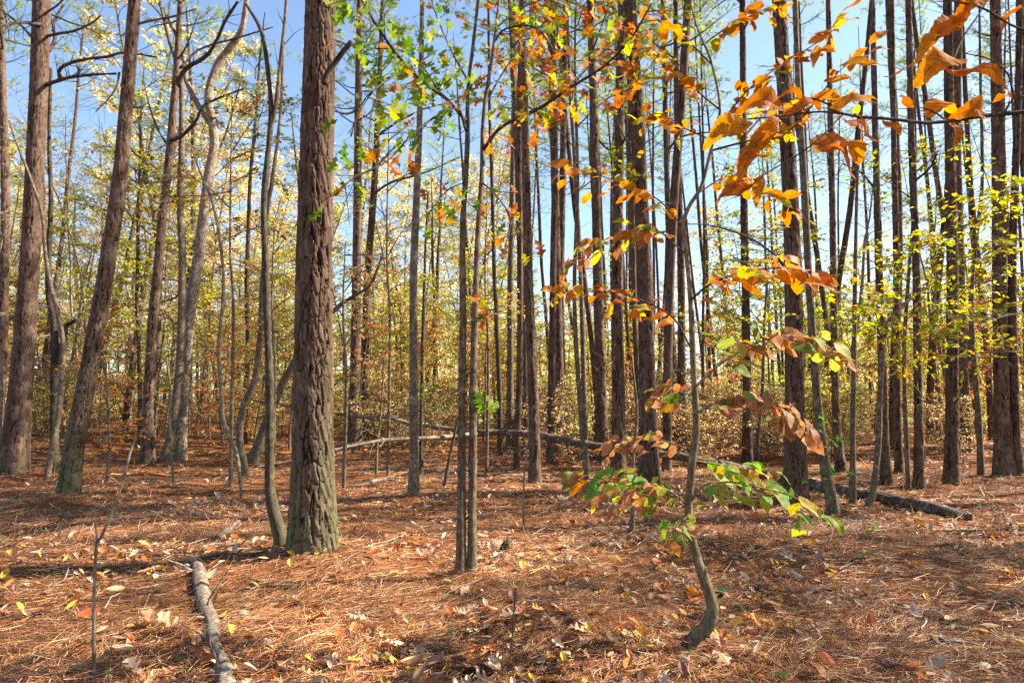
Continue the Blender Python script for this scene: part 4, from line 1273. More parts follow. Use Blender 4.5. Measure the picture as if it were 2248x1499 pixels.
for bi, (T, pts, w0, w1, nlv, pal) in enumerate(oak_branches):
    o, S, r = branch(T[0], T[1], pts, w0, w1, T[1][1], M_DARK, seed=240 + bi, twigs=0, n=30)
    nlv = int(nlv * 1.9)
    cols = pick_cols(rgo, pal, nlv, .15)
    for i in range(nlv):
        f = .15 + .85 * (i + rgo.random()) / nlv
        k = min(28, int(f * 29)); t = norm(S[k + 1] - S[k])
        rad = norm(rgo.normal(0, 1, 3)); off = rgo.uniform(.03, .24) if nlv > 12 else rgo.uniform(.01, .06)
        pos = S[k] + rad * off
        yd = rad * .8 + t * .4 + np.array([0, 0, -.5]) + rgo.normal(0, .3, 3)
        nr = rgo.normal(0, 1, 3) * .6 + np.array([0, -.7, .6])
        place_leaf(OAK_ME[rgo.integers(6)], o, T[1], pos, yd, nr, rgo.uniform(.09, .16), cols[i])
    # leaf bearing twiglets
    mb = MB()
    for i in range(max(2, nlv // 3)):
        k = rgo.integers(6, 29)
        tube(mb, wobble(rgo, S[k], norm(rgo.normal(0, 1, 3)) + norm(S[k] - S[k - 1]), rgo.uniform(.1, .35), 4, .15), (.004, .0035, .003, .0025, .0015), 4)
    tw = mb.build("twigs", M_DARK, o, origin=T[1], stuff=True)

# --- branch hanging in close from the right with big dry orange leaves
NB = thing("leafy_branch", at(2330, 236, 1.85), "close branch with large curled orange leaves reaching in from the upper right", "branch")
nb_base = at(2330, 236, 1.85)
def near_stem(pts, w0, w1, name="stem"):
    P = np.array([at(*p) for p in pts]); S = smooth_path(P, 40)
    mb = MB(); tube(mb, S, np.linspace(w0, w1, 40) / 2 * 1.85 / F, 9, disp=ridge_disp(.0006, 4, lump=.1))
    return mb.build(name, M_DARK, NB, origin=nb_base, smooth=True)
near_stem([(2330, 236, 1.85), (2248, 246, 1.85), (2150, 256, 1.83), (2100, 264, 1.82), (2030, 270, 1.81), (1960, 262, 1.8), (1900, 258, 1.78), (1850, 250, 1.76), (1820, 240, 1.75)], 11, 5)
near_stem([(1850, 250, 1.76), (1800, 246, 1.74), (1740, 252, 1.72), (1690, 258, 1.7), (1640, 262, 1.7)], 5, 2.5, "twig")
near_stem([(1850, 250, 1.76), (1815, 228, 1.78), (1770, 215, 1.8), (1715, 225, 1.8)], 4, 2, "twig")
near_stem([(1850, 252, 1.76), (1780, 320, 1.72), (1700, 370, 1.7), (1655, 395, 1.68)], 4, 2, "twig")
near_stem([(2080, 266, 1.82), (2050, 246, 1.84), (2020, 236, 1.86)], 4, 2, "twig")
near_stem([(2240, 246, 1.85), (2226, 212, 1.84), (2210, 160, 1.82), (2170, 130, 1.8), (2120, 118, 1.78)], 4, 2, "twig")
near_stem([(2330, 90, 1.8), (2230, 60, 1.75), (2160, 20, 1.7), (2080, 0, 1.7)], 5, 3, "twig")
# (base x, base y, tip x, tip y, depth, width scale, facing)
big = [(1738, 232, 1622, 214, 1.74, .95, 0), (1800, 238, 1726, 226, 1.75, .9, .3), (1650, 262, 1532, 302, 1.70, .9, -.3), (1668, 264, 1598, 402, 1.70, .62, .5), (1698, 262, 1662, 330, 1.71, .7, -.5),
       (1660, 398, 1560, 432, 1.68, .95, .2), (1672, 384, 1655, 446, 1.68, .8, -.4), (1690, 330, 1612, 368, 1.7, .9, .6), (1790, 310, 1914, 316, 1.72, 1.25, .1), (1800, 318, 1902, 358, 1.71, 1.1, .5),
       (1820, 236, 1926, 200, 1.76, .85, -.3), (1850, 246, 1912, 292, 1.78, .8, .4), (1870, 256, 1948, 296, 1.78, .8, -.2), (2000, 236, 1984, 200, 1.86, 1.2, .3), (2036, 246, 2106, 204, 1.85, .9, 0),
       (2092, 266, 2110, 316, 1.82, 1.3, .4), (2176, 246, 2110, 236, 1.83, .9, -.3), (2226, 214, 2180, 208, 1.84, 1.1, .4), (2120, 118, 2010, 150, 1.78, 1.25, .1), (2080, 140, 2230, 152, 1.78, .42, .2),
       (2010, 150, 1938, 152, 1.78, .5, -.3), (2130, 12, 2030, 92, 1.7, .62, -.4), (2060, 70, 2016, 104, 1.7, .6, .2), (2240, 10, 2186, 68, 1.7, .5, .4), (2170, -10, 2100, 20, 1.7, .9, -.2), (1760, 218, 1690, 196, 1.8, .7, .5), (1900, 256, 1850, 292, 1.8, .7, .5), (1940, 262, 1990, 286, 1.8, .6, -.5)]
for i, (x0, y0, x1, y1, d, wsc, fc) in enumerate(big):
    p0 = at(x0, y0, d); p1 = at(x1, y1, d - .06 * math.sin(i * 2.1))
    yd = p1 - p0; L = np.linalg.norm(yd)
    nr = np.array([.5 * math.sin(i * 1.7), -.75, .65 + fc])
    o = place_leaf(BIG_ME[i % 8], NB, nb_base, p0, yd, nr, L, np.array([(.62, .20, .014), (.54, .15, .012), (.64, .26, .02), (.58, .18, .02)][i % 4]) * (.9 + .2 * ((i * 37) % 10) / 10))
    o.scale = (o.scale[0] * wsc * 1.15, o.scale[1], o.scale[2] * 1.1)

# --- vine leaves at the foot of the dark mossy tree, seedlings on the floor
VN = thing("vine", T31[1], "green vine with pointed star shaped leaves climbing the dark mossy tree at right", "vine")
rgv = np.random.default_rng(9)
mb = MB(); Pv = []
for i in range(26):
    f = i / 25; a = f * 9
    k = int(np.argmin(np.abs(T31[2][:, 2] - (T31[1][2] + .02 + f * 1.15)))); Pv.append(T31[2][k] + np.array([math.cos(a), math.sin(a), 0]) * (T31[3][k] + .015))
Pv = np.array(Pv)
tube(mb, smooth_path(Pv, 60), .004, 5, col=(.5, .5, .3)); mb.build("stem", M_SMOOTH, VN, origin=T31[1])
for i in range(30):
    p = Pv[rgv.integers(26)] + np.array([rgv.normal(0, .10), -.06 - .1 * rgv.random(), rgv.normal(0, .04)])
    place_leaf(STAR_ME[i % 3], VN, T31[1], p, rgv.normal(0, .6, 3) + (0, -.3, -.3), rgv.normal(0, .35, 3) + (0, -.5, .7), rgv.uniform(.06, .10), np.array((.13, .30, .05)) * rgv.uniform(.7, 1.4))


def seedling(label, px, py, h, n, size, col, meshes, seed, lean=0):
    rg = np.random.default_rng(seed); p = gat(px, py)
    e = thing("seedling", p, label, "seedling")
    mb = MB(); P = wobble(rg, p - (0, 0, .02), (lean, 0, 1), h, 5, .15); tube(mb, P, np.linspace(.004, .0015, 6), 5, col=(.5, .5, .3)); mb.build("stem", M_SMOOTH, e, origin=p)
    for i in range(n):
        q = P[rg.integers(2, 6)]; a = i * 2.4 + rg.random()
        place_leaf(meshes[i % len(meshes)], e, p, q, (math.cos(a), math.sin(a), rg.normal(0, .25)), rg.normal(0, .3, 3) + (0, -.2, 1), size * rg.uniform(.7, 1.2), np.array(col) * rg.uniform(.7, 1.3))


SD = [("dark green seedling with drooping leaves right of the chestnut stem", 1640, 1345, .32, 6, .10, (.05, .14, .04), ELL_ME, -.8),
      ("bright green seedling on shaded straw below the vine covered tree", 1900, 1180, .22, 9, .06, (.2, .34, .05), STAR_ME, .2),
      ("small green seedling with pale leaves at right, lower of two below the vine tree", 1888, 1232, .14, 7, .06, (.13, .28, .06), STAR_ME, .2),
      ("low green sprout between the fallen limb and the left edge", 240, 1480, .07, 6, .045, (.04, .16, .10), ELL_ME, 0),
      ("low green sprout at the bottom centre of the foreground", 840, 1462, .07, 9, .035, (.05, .17, .09), ELL_ME, 0),
      ("tiny green sprout near the hooked foot of the chestnut", 1508, 1440, .08, 4, .04, (.08, .22, .08), ELL_ME, 0),
      ("tiny sprout with two leaves above the bottom edge right of centre", 1380, 1438, .06, 4, .035, (.08, .22, .08), ELL_ME, 0),
      ("single broad green leaf sprouting at the bottom edge right of the chestnut", 1718, 1496, .06, 2, .075, (.12, .26, .05), ELL_ME, 0),
      ("small green sprout on sunny straw left of the dark sapling", 420, 1142, .10, 4, .06, (.10, .26, .05), ELL_ME, 0),
      ("low sprout beside the fallen limb in the left foreground", 408, 1455, .07, 6, .04, (.12, .26, .05), ELL_ME, 0),
      ("pale green sprout at right of the centre foreground", 985, 1405, .08, 4, .04, (.06, .18, .08), ELL_ME, 0)]
for i, a in enumerate(SD):
    seedling(a[0], a[1], a[2], a[3], a[4], a[5], a[6], a[7], 300 + i, a[8])

# small twigs strewn about
rg = np.random.default_rng(61); mb = MB()
for i in range(260):
    r_ = math.sqrt(rg.uniform(2.9 ** 2, 11 ** 2)); a_ = rg.uniform(-.75, .75); x_, y_ = r_ * math.sin(a_), r_ * math.cos(a_)
    L_ = rg.uniform(.12, .6); th = rg.uniform(0, 6.28); z_ = float(gh(x_, y_)) + .03
    Pt = wobble(rg, (x_, y_, z_), (math.cos(th), math.sin(th), rg.normal(0, .06)), L_, 5, .13)
    Pt[:, 2] = np.maximum(gh(Pt[:, 0], Pt[:, 1]) + .018, Pt[:, 2] - .01)
    c_ = np.array([(.10, .07, .05), (.26, .20, .15), (.16, .09, .06), (.34, .29, .24)][rg.integers(4)])
    tube(mb, Pt, np.linspace(rg.uniform(.003, .008), .002, 6), 5, col=c_)
tag(mb.build("twig_litter", M_STRAW, stuff=True), "small bare twigs strewn over the pine straw", "twigs", None, "stuff")

# dry weeds and grass wisps
def weeds(label, px, py, n, h, col, seed, spread=.15):
    rg = np.random.default_rng(seed); p = gat(px, py)
    mb = MB()
    for i in range(n):
        q = p + np.array([rg.normal(0, spread), rg.normal(0, spread * .7), 0]); q[2] = float(gh(q[0], q[1]))
        P = wobble(rg, q, (rg.normal(0, .5), rg.normal(0, .5), 1), h * rg.uniform(.4, 1.1), 5, .18, -.06)
        c = np.array(col) * rg.uniform(.7, 1.3)
        tube(mb, P, np.linspace(.0022, .0008, 6), 3, col=c, cap=False)
    o = mb.build("weed_tuft", M_STRAW, origin=p); o.location = p
    tag(o, label, "weed tuft"); o["kind"] = "stuff"


for i, a in enumerate([("tangle of thin red brown dead stems below the chestnut sprays at right", 1660, 1185, 90, .38, (.22, .10, .05)),
                       ("red brown dead stems at the foot of the vine tree seedlings", 1870, 1210, 40, .22, (.24, .10, .05)),
                       ("tuft of dry stems below the middle sturdy pine", 1330, 1085, 50, .5, (.32, .16, .08)),
                       ("tuft of brown needles heaped at bottom right of the chestnut", 1690, 1470, 70, .14, (.28, .14, .06)),
                       ("pale dry grass wisps at the foot of the leaning pine at left", 195, 1040, 30, .4, (.34, .36, .14)),
                       ("dry stems right of the foot of the thickest pine", 770, 1190, 30, .2, (.26, .14, .07)),
                       ("dry stems behind the small stump", 1150, 1178, 26, .16, (.28, .14, .07))]):
    weeds(a[0], a[1], a[2], a[3], a[4], a[5], 330 + i)
NSHADE = 30
# ------------------------------------------------------------------ understory with many small leaves
def leafy_sprays(name, label, base, limbs, pal, lsize, n_sub, ntw, nlf, mat, seed, cat="tree", kind='ell', trunk=None, flat=.9):
    """small tree given by traced limbs (each a list of px, py, Y) carrying flat sprays of leaves"""
    rg = np.random.default_rng(seed)
    e = thing(name, base, label, cat)
    if trunk is not None:
        mb = MB(); S = smooth_path(np.array(trunk), 40); tube(mb, S[:, :3], S[:, 3], 10, disp=ridge_disp(.004, seed)); mb.build("trunk", mat, e, origin=base, smooth=True)
    for pts in limbs:
        S = smooth_path(np.array([at(*p) for p in pts]), 24)
        L = np.linalg.norm(np.diff(S, axis=0), axis=1).sum()
        mb = MB(); lv = MB()
        tube(mb, S, np.linspace(.013, .003, 24), 6)
        for j in range(int(n_sub * L) + 2):
            k = rg.integers(4, 23); t = norm(S[k] - S[k - 1]); s = norm(np.cross(t, (0, 0, 1.0)) + 1e-6) * (1 if j % 2 else -1)
            sp = wobble(rg, S[k], t * .6 + s * rg.uniform(.4, 1) + rg.normal(0, .2, 3), rg.uniform(.3, .8), 5, .14, 0)
            tube(mb, sp, np.linspace(.004, .0015, 6), 4, cap=False)
            for m in range(ntw):
                q = sp[rg.integers(1, 6)]
                tp = wobble(rg, q, norm(sp[-1] - sp[0]) + rg.normal(0, .6, 3) * (1, 1, .5), rg.uniform(.12, .35), 3, .15)
                tube(mb, tp, (.002, .0018, .0015, .001), 3, cap=False)
                n = rg.poisson(nlf)
                if n:
                    ps, yd, nr, sz = twig_leaves(rg, tp, n, lsize, flat); add_leaves(lv, kind, ps, yd, nr, sz, pick_cols(rg, pal, n))
        o = mb.build("branch", mat, e, origin=base)
        f = lv.build("foliage", M_LEAF, o, origin=base, stuff=True)
    return e


b = at(2360, 1080, 7.6); b[2] = float(gh(b[0], b[1]))
tr = [[*(b - (0, 0, .2)), .05], [*at(2350, 900, 7.6), .045], [*at(2335, 700, 7.6), .035], [*at(2330, 500, 7.6), .025], [*at(2335, 300, 7.6), .012]]
leafy_sprays("beech_tree", "small beech leaning in from the right edge with yellow green sprays", b,
             [[(2333, 600, 7.6), (2248, 525, 7.5), (2150, 558, 7.4), (2080, 600, 7.3), (2010, 650, 7.2), (1965, 700, 7.1), (1955, 760, 7.1)],
              [(2335, 520, 7.6), (2240, 470, 7.7), (2160, 480, 7.8), (2060, 520, 7.9), (1960, 560, 8), (1880, 600, 8.1)],
              [(2335, 650, 7.6), (2250, 600, 7.9), (2160, 620, 8.1), (2050, 640, 8.3), (1930, 660, 8.4), (1850, 690, 8.4)],
              [(2340, 720, 7.6), (2250, 690, 7.3), (2180, 700, 7.1), (2100, 720, 7.0), (2030, 740, 6.9)],
              [(2340, 800, 7.6), (2270, 780, 7.9), (2200, 770, 8.2), (2120, 780, 8.4)],
              [(2333, 460, 7.6), (2260, 400, 7.4), (2200, 420, 7.2), (2130, 450, 7.0)]],
             [(.40, .42, .04, 3), (.55, .42, .04, 2.2), (.24, .30, .04, 1.6), (.50, .24, .04, 1)], .075, 9, 4, 5, M_GREY, 410, trunk=tr)
b = gat(1935, 1050); b[1] = 10.4; b[0] = at(1985, 900, 10.4)[0]; b[2] = float(gh(b[0], b[1]))
tr = [[*(b - (0, 0, .2)), .035], [*at(1985, 800, 10.4), .03], [*at(1995, 600, 10.4), .024], [*at(2010, 380, 10.4), .012], [*at(2010, 200, 10.4), .006]]
leafy_sprays("beech_tree", "thin young beech with bright lime leaves behind the log at right", b,
             [[(1988, 760, 10.4), (1920, 720, 10.3), (1850, 700, 10.2), (1790, 720, 10)], [(1990, 700, 10.4), (2060, 660, 10.4), (2130, 640, 10.5)],
              [(1995, 620, 10.4), (1930, 580, 10.5), (1860, 560, 10.6), (1800, 580, 10.7)], [(1999, 560, 10.4), (2060, 520, 10.3), (2120, 500, 10.2)],
              [(2006, 440, 10.4), (1950, 400, 10.4), (1900, 380, 10.4)], [(2008, 380, 10.4), (2060, 340, 10.4), (2110, 330, 10.4)], [(1987, 820, 10.4), (1930, 800, 10.2), (1880, 800, 10)]],
             [(.44, .46, .04, 3), (.56, .48, .05, 2), (.28, .36, .04, 1.6)], .07, 8, 4, 4, M_GREY, 411, trunk=tr)
# russet young beeches behind the thickest pine
for i, (lab, bx, by, Y, limbs, pal) in enumerate([
    ("russet leaved young beech in front of the paired pines right of the thickest trunk", 756, 1000, 11.0,
     [[(756, 760, 11), (790, 720, 10.9), (830, 710, 10.8)], [(756, 640, 11), (790, 600, 11), (840, 590, 11)], [(756, 820, 11), (800, 790, 10.9), (850, 790, 10.8)], [(757, 560, 11), (800, 560, 11), (830, 570, 11)], [(756, 880, 11), (790, 860, 11), (840, 850, 11)], [(756, 700, 11), (730, 660, 11.2), (690, 640, 11.3)]], RUSSET),
    ("dogwood with dark green and red leaves in tiers left of the dark sapling", 508, 1020, 11.5,
     [[(508, 460, 11.5), (440, 400, 11.4), (360, 385, 11.3), (280, 400, 11.2)], [(510, 400, 11.5), (560, 380, 11.4), (620, 390, 11.3)], [(511, 330, 11.5), (560, 260, 11.4), (610, 240, 11.3), (650, 260, 11.2)], [(511, 300, 11.5), (470, 260, 11.5), (440, 250, 11.4)],
      [(509, 420, 11.5), (440, 430, 11.9), (370, 430, 12.1), (300, 440, 12.3)], [(510, 350, 11.5), (580, 320, 11.7), (640, 330, 11.9)], [(508, 520, 11.5), (560, 500, 11.2), (610, 500, 11)], [(511, 280, 11.5), (540, 240, 11.9), (600, 220, 12.2)]], DOGWOOD),
    ("russet beech sapling low down between the leaning pine and the forked pine at left", 236, 1010, 13.0,
     [[(236, 930, 13), (210, 900, 12.9), (180, 890, 12.8)], [(236, 900, 13), (265, 880, 13), (290, 885, 13)], [(236, 860, 13), (215, 830, 13), (190, 820, 13)], [(236, 950, 13), (260, 940, 12.8), (280, 945, 12.7)]], [(.48, .18, .03, 3), (.50, .32, .05, 1)]),
    ("pale gold young beech behind the two slender oaks", 1068, 1000, 13.5,
     [[(1068, 620, 13.5), (1030, 580, 13.4), (990, 560, 13.3)], [(1068, 560, 13.5), (1110, 520, 13.5), (1150, 520, 13.5)], [(1068, 700, 13.5), (1110, 680, 13.4), (1150, 690, 13.3)], [(1068, 480, 13.5), (1020, 440, 13.5), (980, 430, 13.5)], [(1068, 760, 13.5), (1030, 740, 13.6), (990, 745, 13.7)]], GOLD),
    ("yellow green young tree between the slim tree and the thickest pine", 852, 1005, 13.0,
     [[(852, 560, 13), (890, 500, 13), (940, 480, 13)], [(852, 480, 13), (810, 440, 13), (770, 430, 13)], [(852, 420, 13), (900, 380, 13), (960, 370, 13)], [(852, 640, 13), (890, 620, 13), (940, 620, 13)], [(852, 360, 13), (800, 320, 13), (750, 330, 13)], [(852, 310, 13), (890, 280, 13), (920, 280, 13)]], YG),
    ("russet beech spray tree behind the bent tree left of the dark sapling", 600, 1000, 12.6,
     [[(600, 760, 12.6), (560, 720, 12.5), (500, 710, 12.4)], [(600, 680, 12.6), (640, 650, 12.6), (660, 650, 12.6)], [(600, 620, 12.6), (550, 580, 12.5), (500, 570, 12.4)], [(600, 820, 12.6), (560, 800, 12.4), (510, 800, 12.2)], [(600, 560, 12.6), (630, 520, 12.6), (660, 520, 12.6)]], RUSSET + GOLD[:1])]):
    b = at(bx, by, Y); b[2] = float(gh(b[0], b[1]))
    yt = min(p[1] for l in limbs for p in l) - 30
    tr = [[*(b - (0, 0, .2)), .035], [*at(bx + 4, (by + yt) / 2 + 80, Y), .026], [*at(bx - 3, (by + yt) / 2 - 80, Y), .018], [*at(bx + 2, yt, Y), .006]]
    leafy_sprays("dogwood_tree" if "dogwood" in lab else "young_tree", lab, b, limbs, pal, .075, 8, 4, 4, M_GREY, 420 + i, trunk=tr, kind='diamond')

b = at(1290, 1010, 10.5); b[2] = float(gh(b[0], b[1]))
tr = [[*(b - (0, 0, .2)), .04], [*at(1262, 700, 10.5), .034], [*at(1268, 400, 10.5), .028], [*at(1262, 150, 10.5), .02], [*at(1266, -80, 10.5), .008]]
leafy_sprays("sweetgum_tree", "thin sweetgum with lime and yellow lobed leaves high up beside the flared pine", b,
             [[(1266, 330, 10.5), (1200, 260, 10.2), (1130, 220, 9.9), (1060, 200, 9.6)], [(1265, 280, 10.5), (1330, 220, 10.3), (1400, 190, 10.1), (1460, 170, 9.9)],
              [(1263, 200, 10.5), (1190, 130, 10.6), (1110, 90, 10.7), (1030, 60, 10.8)], [(1263, 180, 10.5), (1330, 110, 10.4), (1410, 70, 10.3), (1500, 60, 10.2)],
              [(1263, 100, 10.5), (1330, 40, 10.7), (1400, 10, 10.9), (1480, -20, 11)], [(1263, 90, 10.5), (1200, 30, 10.3), (1130, 0, 10), (1060, -20, 9.8)],
              [(1267, 420, 10.5), (1330, 380, 10.4), (1400, 380, 10.3)], [(1266, 60, 10.5), (1290, 0, 10.3), (1330, -40, 10)]],
             [(.44, .46, .04, 3), (.56, .46, .04, 2), (.26, .34, .04, 2), (.55, .24, .03, 1)], .10, 8, 3, 4, M_GREY, 412, trunk=tr, kind='oak', flat=.3)
# ------------------------------------------------------------------ the wood behind
def pine_proto(seed, H, r0):
    rg = np.random.default_rng(seed)
    e = thing("pine_tree", (0, 0, 0), "slim straight pine", "pine tree")
    P = wobble(rg, (0, 0, -.2), (rg.normal(0, .012), rg.normal(0, .012), 1), H + .2, 8, .022, .02)
    S = smooth_path(P, 190); f = np.linspace(0, 1, 190)
    r = r0 * (1 - .25 * f - .65 * f ** 3) * (1 + .3 * np.exp(-f * 60))
    mb = MB(); tube(mb, S, r, 22, disp=bark_disp(9, .2, .016, seed, 0, .2)); mb.build("trunk", M_PINE, e, smooth=True)
    snags(rg, S, r, 18, 1.2, H - 5, .3, 1.5, None).build("dead_twigs", M_DARK, e, stuff=True)
    k = int(np.argmin(np.abs(S[:, 2] - (H - 6.5))))
    add_crown(e, seed % 3, S[k], .72, 1.0 * seed)
    return e


PP = [pine_proto(s, h, r) for s, h, r in ((601, 19, .08), (602, 21, .105), (603, 18, .062), (604, 21, .092))]
taken = [(t[1][0], t[1][1]) for t in TREES.values()]


def free(x, y, d):
    return all((x - a) ** 2 + (y - c) ** 2 > d * d for a, c in taken)


def px_of(x, y): return 1124 + F * x / y / 1.0


rgf = np.random.default_rng(2024)
used = [False] * len(PP)


def tilt_tree(o):
    o.rotation_euler = (rgf.normal(0, .022), rgf.normal(0, .022), o.rotation_euler[2])
    return o


def put(protos, flags, k, x, y, sc, label, group, rz=None):
    z = float(gh(x, y)); rz = rgf.uniform(0, 6.28) if rz is None else rz
    if not flags[k]:
        flags[k] = True; o = protos[k]
        o.location = (x, y, z); o.rotation_euler = (0, 0, rz); o.scale = sc; tilt_tree(o)
        if label: o["label"] = label; o["group"] = group
        return o
    return tilt_tree(copy_tree(protos[k], (x, y, z), rz, sc, label, group))


LAND = [(-999, "left edge"), (60, "thick dark pine"), (215, "leaning pine"), (340, "forked pine"), (560, "bent tree"), (690, "thickest pine"), (908, "lone slim tree"), (1028, "two slender oaks"), (1168, "straight slim pine"),
        (1225, "flared pine"), (1318, "three sturdy pines"), (1420, "thick scaly pine"), (1520, "chestnut stem"), (1638, "upright pine"), (1744, "thick reddish pine"), (1800, "vine tree"), (1935, "curved sapling"),
        (2014, "narrow pine"), (2089, "red trunked pine"), (2198, "sturdy lichened pine"), (9999, "right edge")]
FAR = []
ORD = ["first", "second", "third", "fourth", "fifth", "sixth", "seventh", "eighth", "ninth", "tenth", "eleventh", "twelfth", "thirteenth", "fourteenth", "fifteenth", "sixteenth", "seventeenth", "eighteenth", "nineteenth", "twentieth"]


def between(x, y):
    p = px_of(x, y)
    for i in range(len(LAND) - 1):
        if LAND[i][0] <= p < LAND[i + 1][0]:
            return LAND[i][1] + " and " + LAND[i + 1][1]


def name_far():
    groups = {}
    for (o, what, x, y) in FAR:
        groups.setdefault((what, between(x, y)), []).append((px_of(x, y), o))
    for (what, bt), lst in groups.items():
        lst.sort(key=lambda t: t[0])
        for i, (_, o) in enumerate(lst):
            if len(lst) == 1: o["label"] = what + " far back between " + bt
            else: o["label"] = ORD[min(i, 19)] + " of " + what + "s far back between " + bt
            o["group"] = what + "s in the wood behind"


n = 0
for _ in range(4000):
    if n >= 68: break
    y = rgf.uniform(13.5, 42); p = rgf.uniform(1130, 2330)
    if rgf.random() < .2: p = rgf.uniform(1130, 1500)
    x = (p - 1124) / F * y
    if not free(x, y, 1.15): continue
    taken.append((x, y)); n += 1
    s = rgf.uniform(.75, 1.1); FAR.append((put(PP, used, rgf.integers(4), x, y, (s, s, rgf.uniform(.9, 1.1)), None, None), 'slim pine', x, y))
n = 0
for _ in range(4000):
    if n >= 24: break
    y = rgf.uniform(20, 45); p = rgf.uniform(-80, 1130)
    x = (p - 1124) / F * y
    if not free(x, y, 2.0): continue
    taken.append((x, y)); n += 1
    s = rgf.uniform(.9, 1.3); FAR.append((put(PP, used, rgf.integers(4), x, y, (s, s, rgf.uniform(.62, 1.0)), None, None), 'slim pine', x, y))
# the stand goes on to the right of the picture, towards the sun
n = 0
for _ in range(4000):
    if n >= NSHADE: break
    x = rgf.uniform(9, 38); y = rgf.uniform(-3, 22)
    if x < y * .80 + 2.5 or not free(x, y, 2.2): continue
    taken.append((x, y)); n += 1
    s = rgf.uniform(.9, 1.2)
    put(PP, used, rgf.integers(4), x, y, (s, s, rgf.uniform(.9, 1.1)), "pine of the same stand standing out of view beyond the right edge", "pines out of view at right")

OUT_LEAFY = True
# broad-leaved understory of several kinds
UP = [proto("young_tree", 701, M_GREY, "x", "tree", 7.5, .045, .22, 17, 2.0, 6, 5, 7, .095, YG, elev=.45),
      proto("young_tree", 702, M_GREY, "x", "tree", 5.5, .035, .16, 16, 1.8, 6, 5, 7, .095, GOLD[:3] + TAN, elev=.3),
      proto("young_tree", 703, M_GREY, "x", "tree", 4.2, .028, .10, 14, 1.5, 6, 5, 6, .09, RUSSET, elev=.25),
      proto("young_tree", 704, M_GREY, "x", "tree", 13.5, .09, .25, 24, 2.8, 7, 5, 7, .13, PALE, elev=.6),
      proto("shrub", 705, M_GREY, "x", "shrub", 2.2, .014, .12, 9, .9, 4, 4, 6, .08, YG + TAN, elev=.6, stems=4),
      proto("shrub", 706, M_GREY, "x", "shrub", 1.8, .012, .12, 9, .9, 4, 4, 5, .075, RUSSET[:2] + TAN, elev=.6, stems=4),
      proto("bare_tree", 707, M_DEAD, "x", "tree", 12.5, .08, .18, 20, 2.6, 6, 4, .8, .08, YG, elev=.7, tw_len=.7),
      proto("young_tree", 708, M_GREY, "x", "tree", 10.0, .06, .25, 19, 2.4, 6, 5, 6, .11, GREENS + YG[:2], elev=.5)]
uused = [False] * len(UP)
UL = {0: "yellow green young tree", 1: "gold leaved young tree", 2: "russet young tree", 3: "tall pale gold tree", 4: "yellow green shrub", 5: "russet brown shrub", 6: "bare grey twiggy tree", 7: "green leaved tree"}


def scatter(count, ymin, ymax, pmin, pmax, weights, smin, smax, gap):
    m = 0
    w = np.array(weights, float); w /= w.sum()
    for _ in range(6000):
        if m >= count: break
        y = math.sqrt(rgf.uniform(ymin ** 2, ymax ** 2)); p = rgf.uniform(pmin, pmax); x = (p - 1124) / F * y
        if not free(x, y, gap): continue
        taken.append((x, y)); m += 1
        k = int(rgf.choice(len(UP), p=w)); s = rgf.uniform(smin, smax)
        FAR.append((put(UP, uused, k, x, y, (s, s, s * rgf.uniform(.9, 1.15)), None, None), UL[k], x, y))


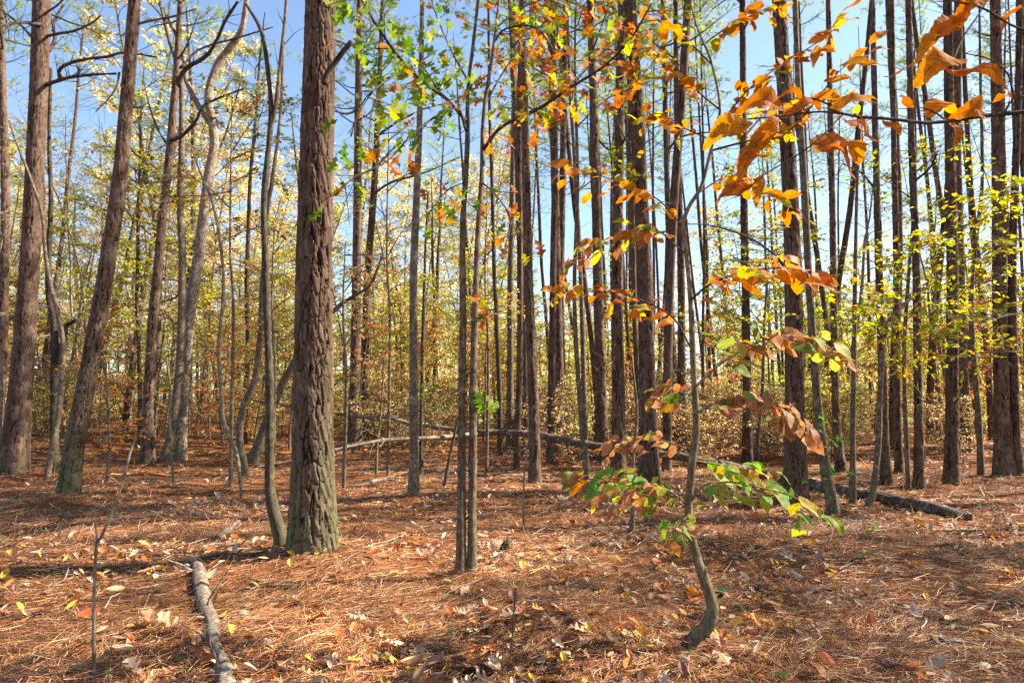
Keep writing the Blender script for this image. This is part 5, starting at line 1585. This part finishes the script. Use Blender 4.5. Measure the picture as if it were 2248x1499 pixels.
#         0 yg  1 gold 2 russ 3 pale 4 shr 5 shr 6 bare 7 green
scatter(30, 16, 32, -120, 1130, (1.4, 1.6, .8, .2, 2, 1.2, 2.4, .1), .7, 1.1, 1.2)
scatter(44, 19, 33, -140, 1150, (.8, 1.2, .6, 0, 4, 3, .6, 0), .7, 1.15, .9)
scatter(36, 18, 34, -140, 1120, (2, 1, .3, 1.0, 0, 0, 1, .3), .8, 1.15, 1.2)
scatter(92, 33, 54, -160, 1150, (2.2, .9, .3, 4, 1.4, .4, 2, .6), .9, 1.35, 1.0)
scatter(60, 15, 28, 1100, 2380, (2.6, 1.0, .5, .1, 2.6, 1.0, .5, .3), .7, 1.1, .7)
scatter(90, 28, 54, 1080, 2400, (2.8, 1.4, .4, 1.2, 2.4, .8, .8, .8), .8, 1.15, .9)

# leafy trees out of view at the right throw small flecks of shade on the near floor
for i, (x, y, k, s_) in enumerate([(9.5, 2.2, 6, 1.0), (7.5, 0.2, 6, .9), (13.0, 5.6, 6, 1.1), (10.4, 6.5, 0, 1.1), (12.0, 1.0, 7, 1.0), (6.2, 2.6, 6, .8), (8.2, 4.4, 0, .9), (15, 3, 7, 1.1), (10.5, -1.5, 6, 1.1)]):
    put(UP, uused, k, x, y, (s_, s_, s_), "leafy tree standing out of view beyond the right edge", "leafy trees out of view at right")
name_far()

# distant edge of the wood beyond the open grass
def far_wood():
    rg = np.random.default_rng(99); mb = MB(); tr = MB()
    for i in range(120):
        a = rg.uniform(-.95, .95); d = rg.uniform(62, 95)
        x, y = d * math.sin(a), d * math.cos(a)
        H = rg.uniform(8, 15) * (1.15 if a < -.1 else .85); W = rg.uniform(2.2, 4)
        tube(tr, wobble(rg, (x, y, -.3), (0, 0, 1), H * .9, 6, .05, .05), np.linspace(.16, .03, 7), 5)
        m = 700
        u = norm(rg.normal(0, 1, (m, 3))) * (rg.random((m, 1)) ** .4)
        lump = 1 + .35 * np.sin(u[:, :1] * 5 + i) * np.sin(u[:, 2:] * 6 + i * 2)
        P = np.array([x, y, H * .56]) + u * lump * np.array([W, W, H * .46])
        P[:, 2] = np.maximum(P[:, 2], .2)
        pal = [YG, PALE, GOLD, GREENS, PALE][rg.integers(5)]
        add_leaves(mb, 'diamond', P, rg.normal(0, 1, (m, 3)), rg.normal(0, .6, (m, 3)) + (0, 0, .6), rg.uniform(.25, .5, m), pick_cols(rg, pal, m))
    o = mb.build("distant_wood", M_LEAF, stuff=True)
    tag(o, "yellow green edge of the wood far beyond the open grass", "woods", None, "stuff")
    t = tr.build("trunks", M_GREY, o, stuff=True)


far_wood()
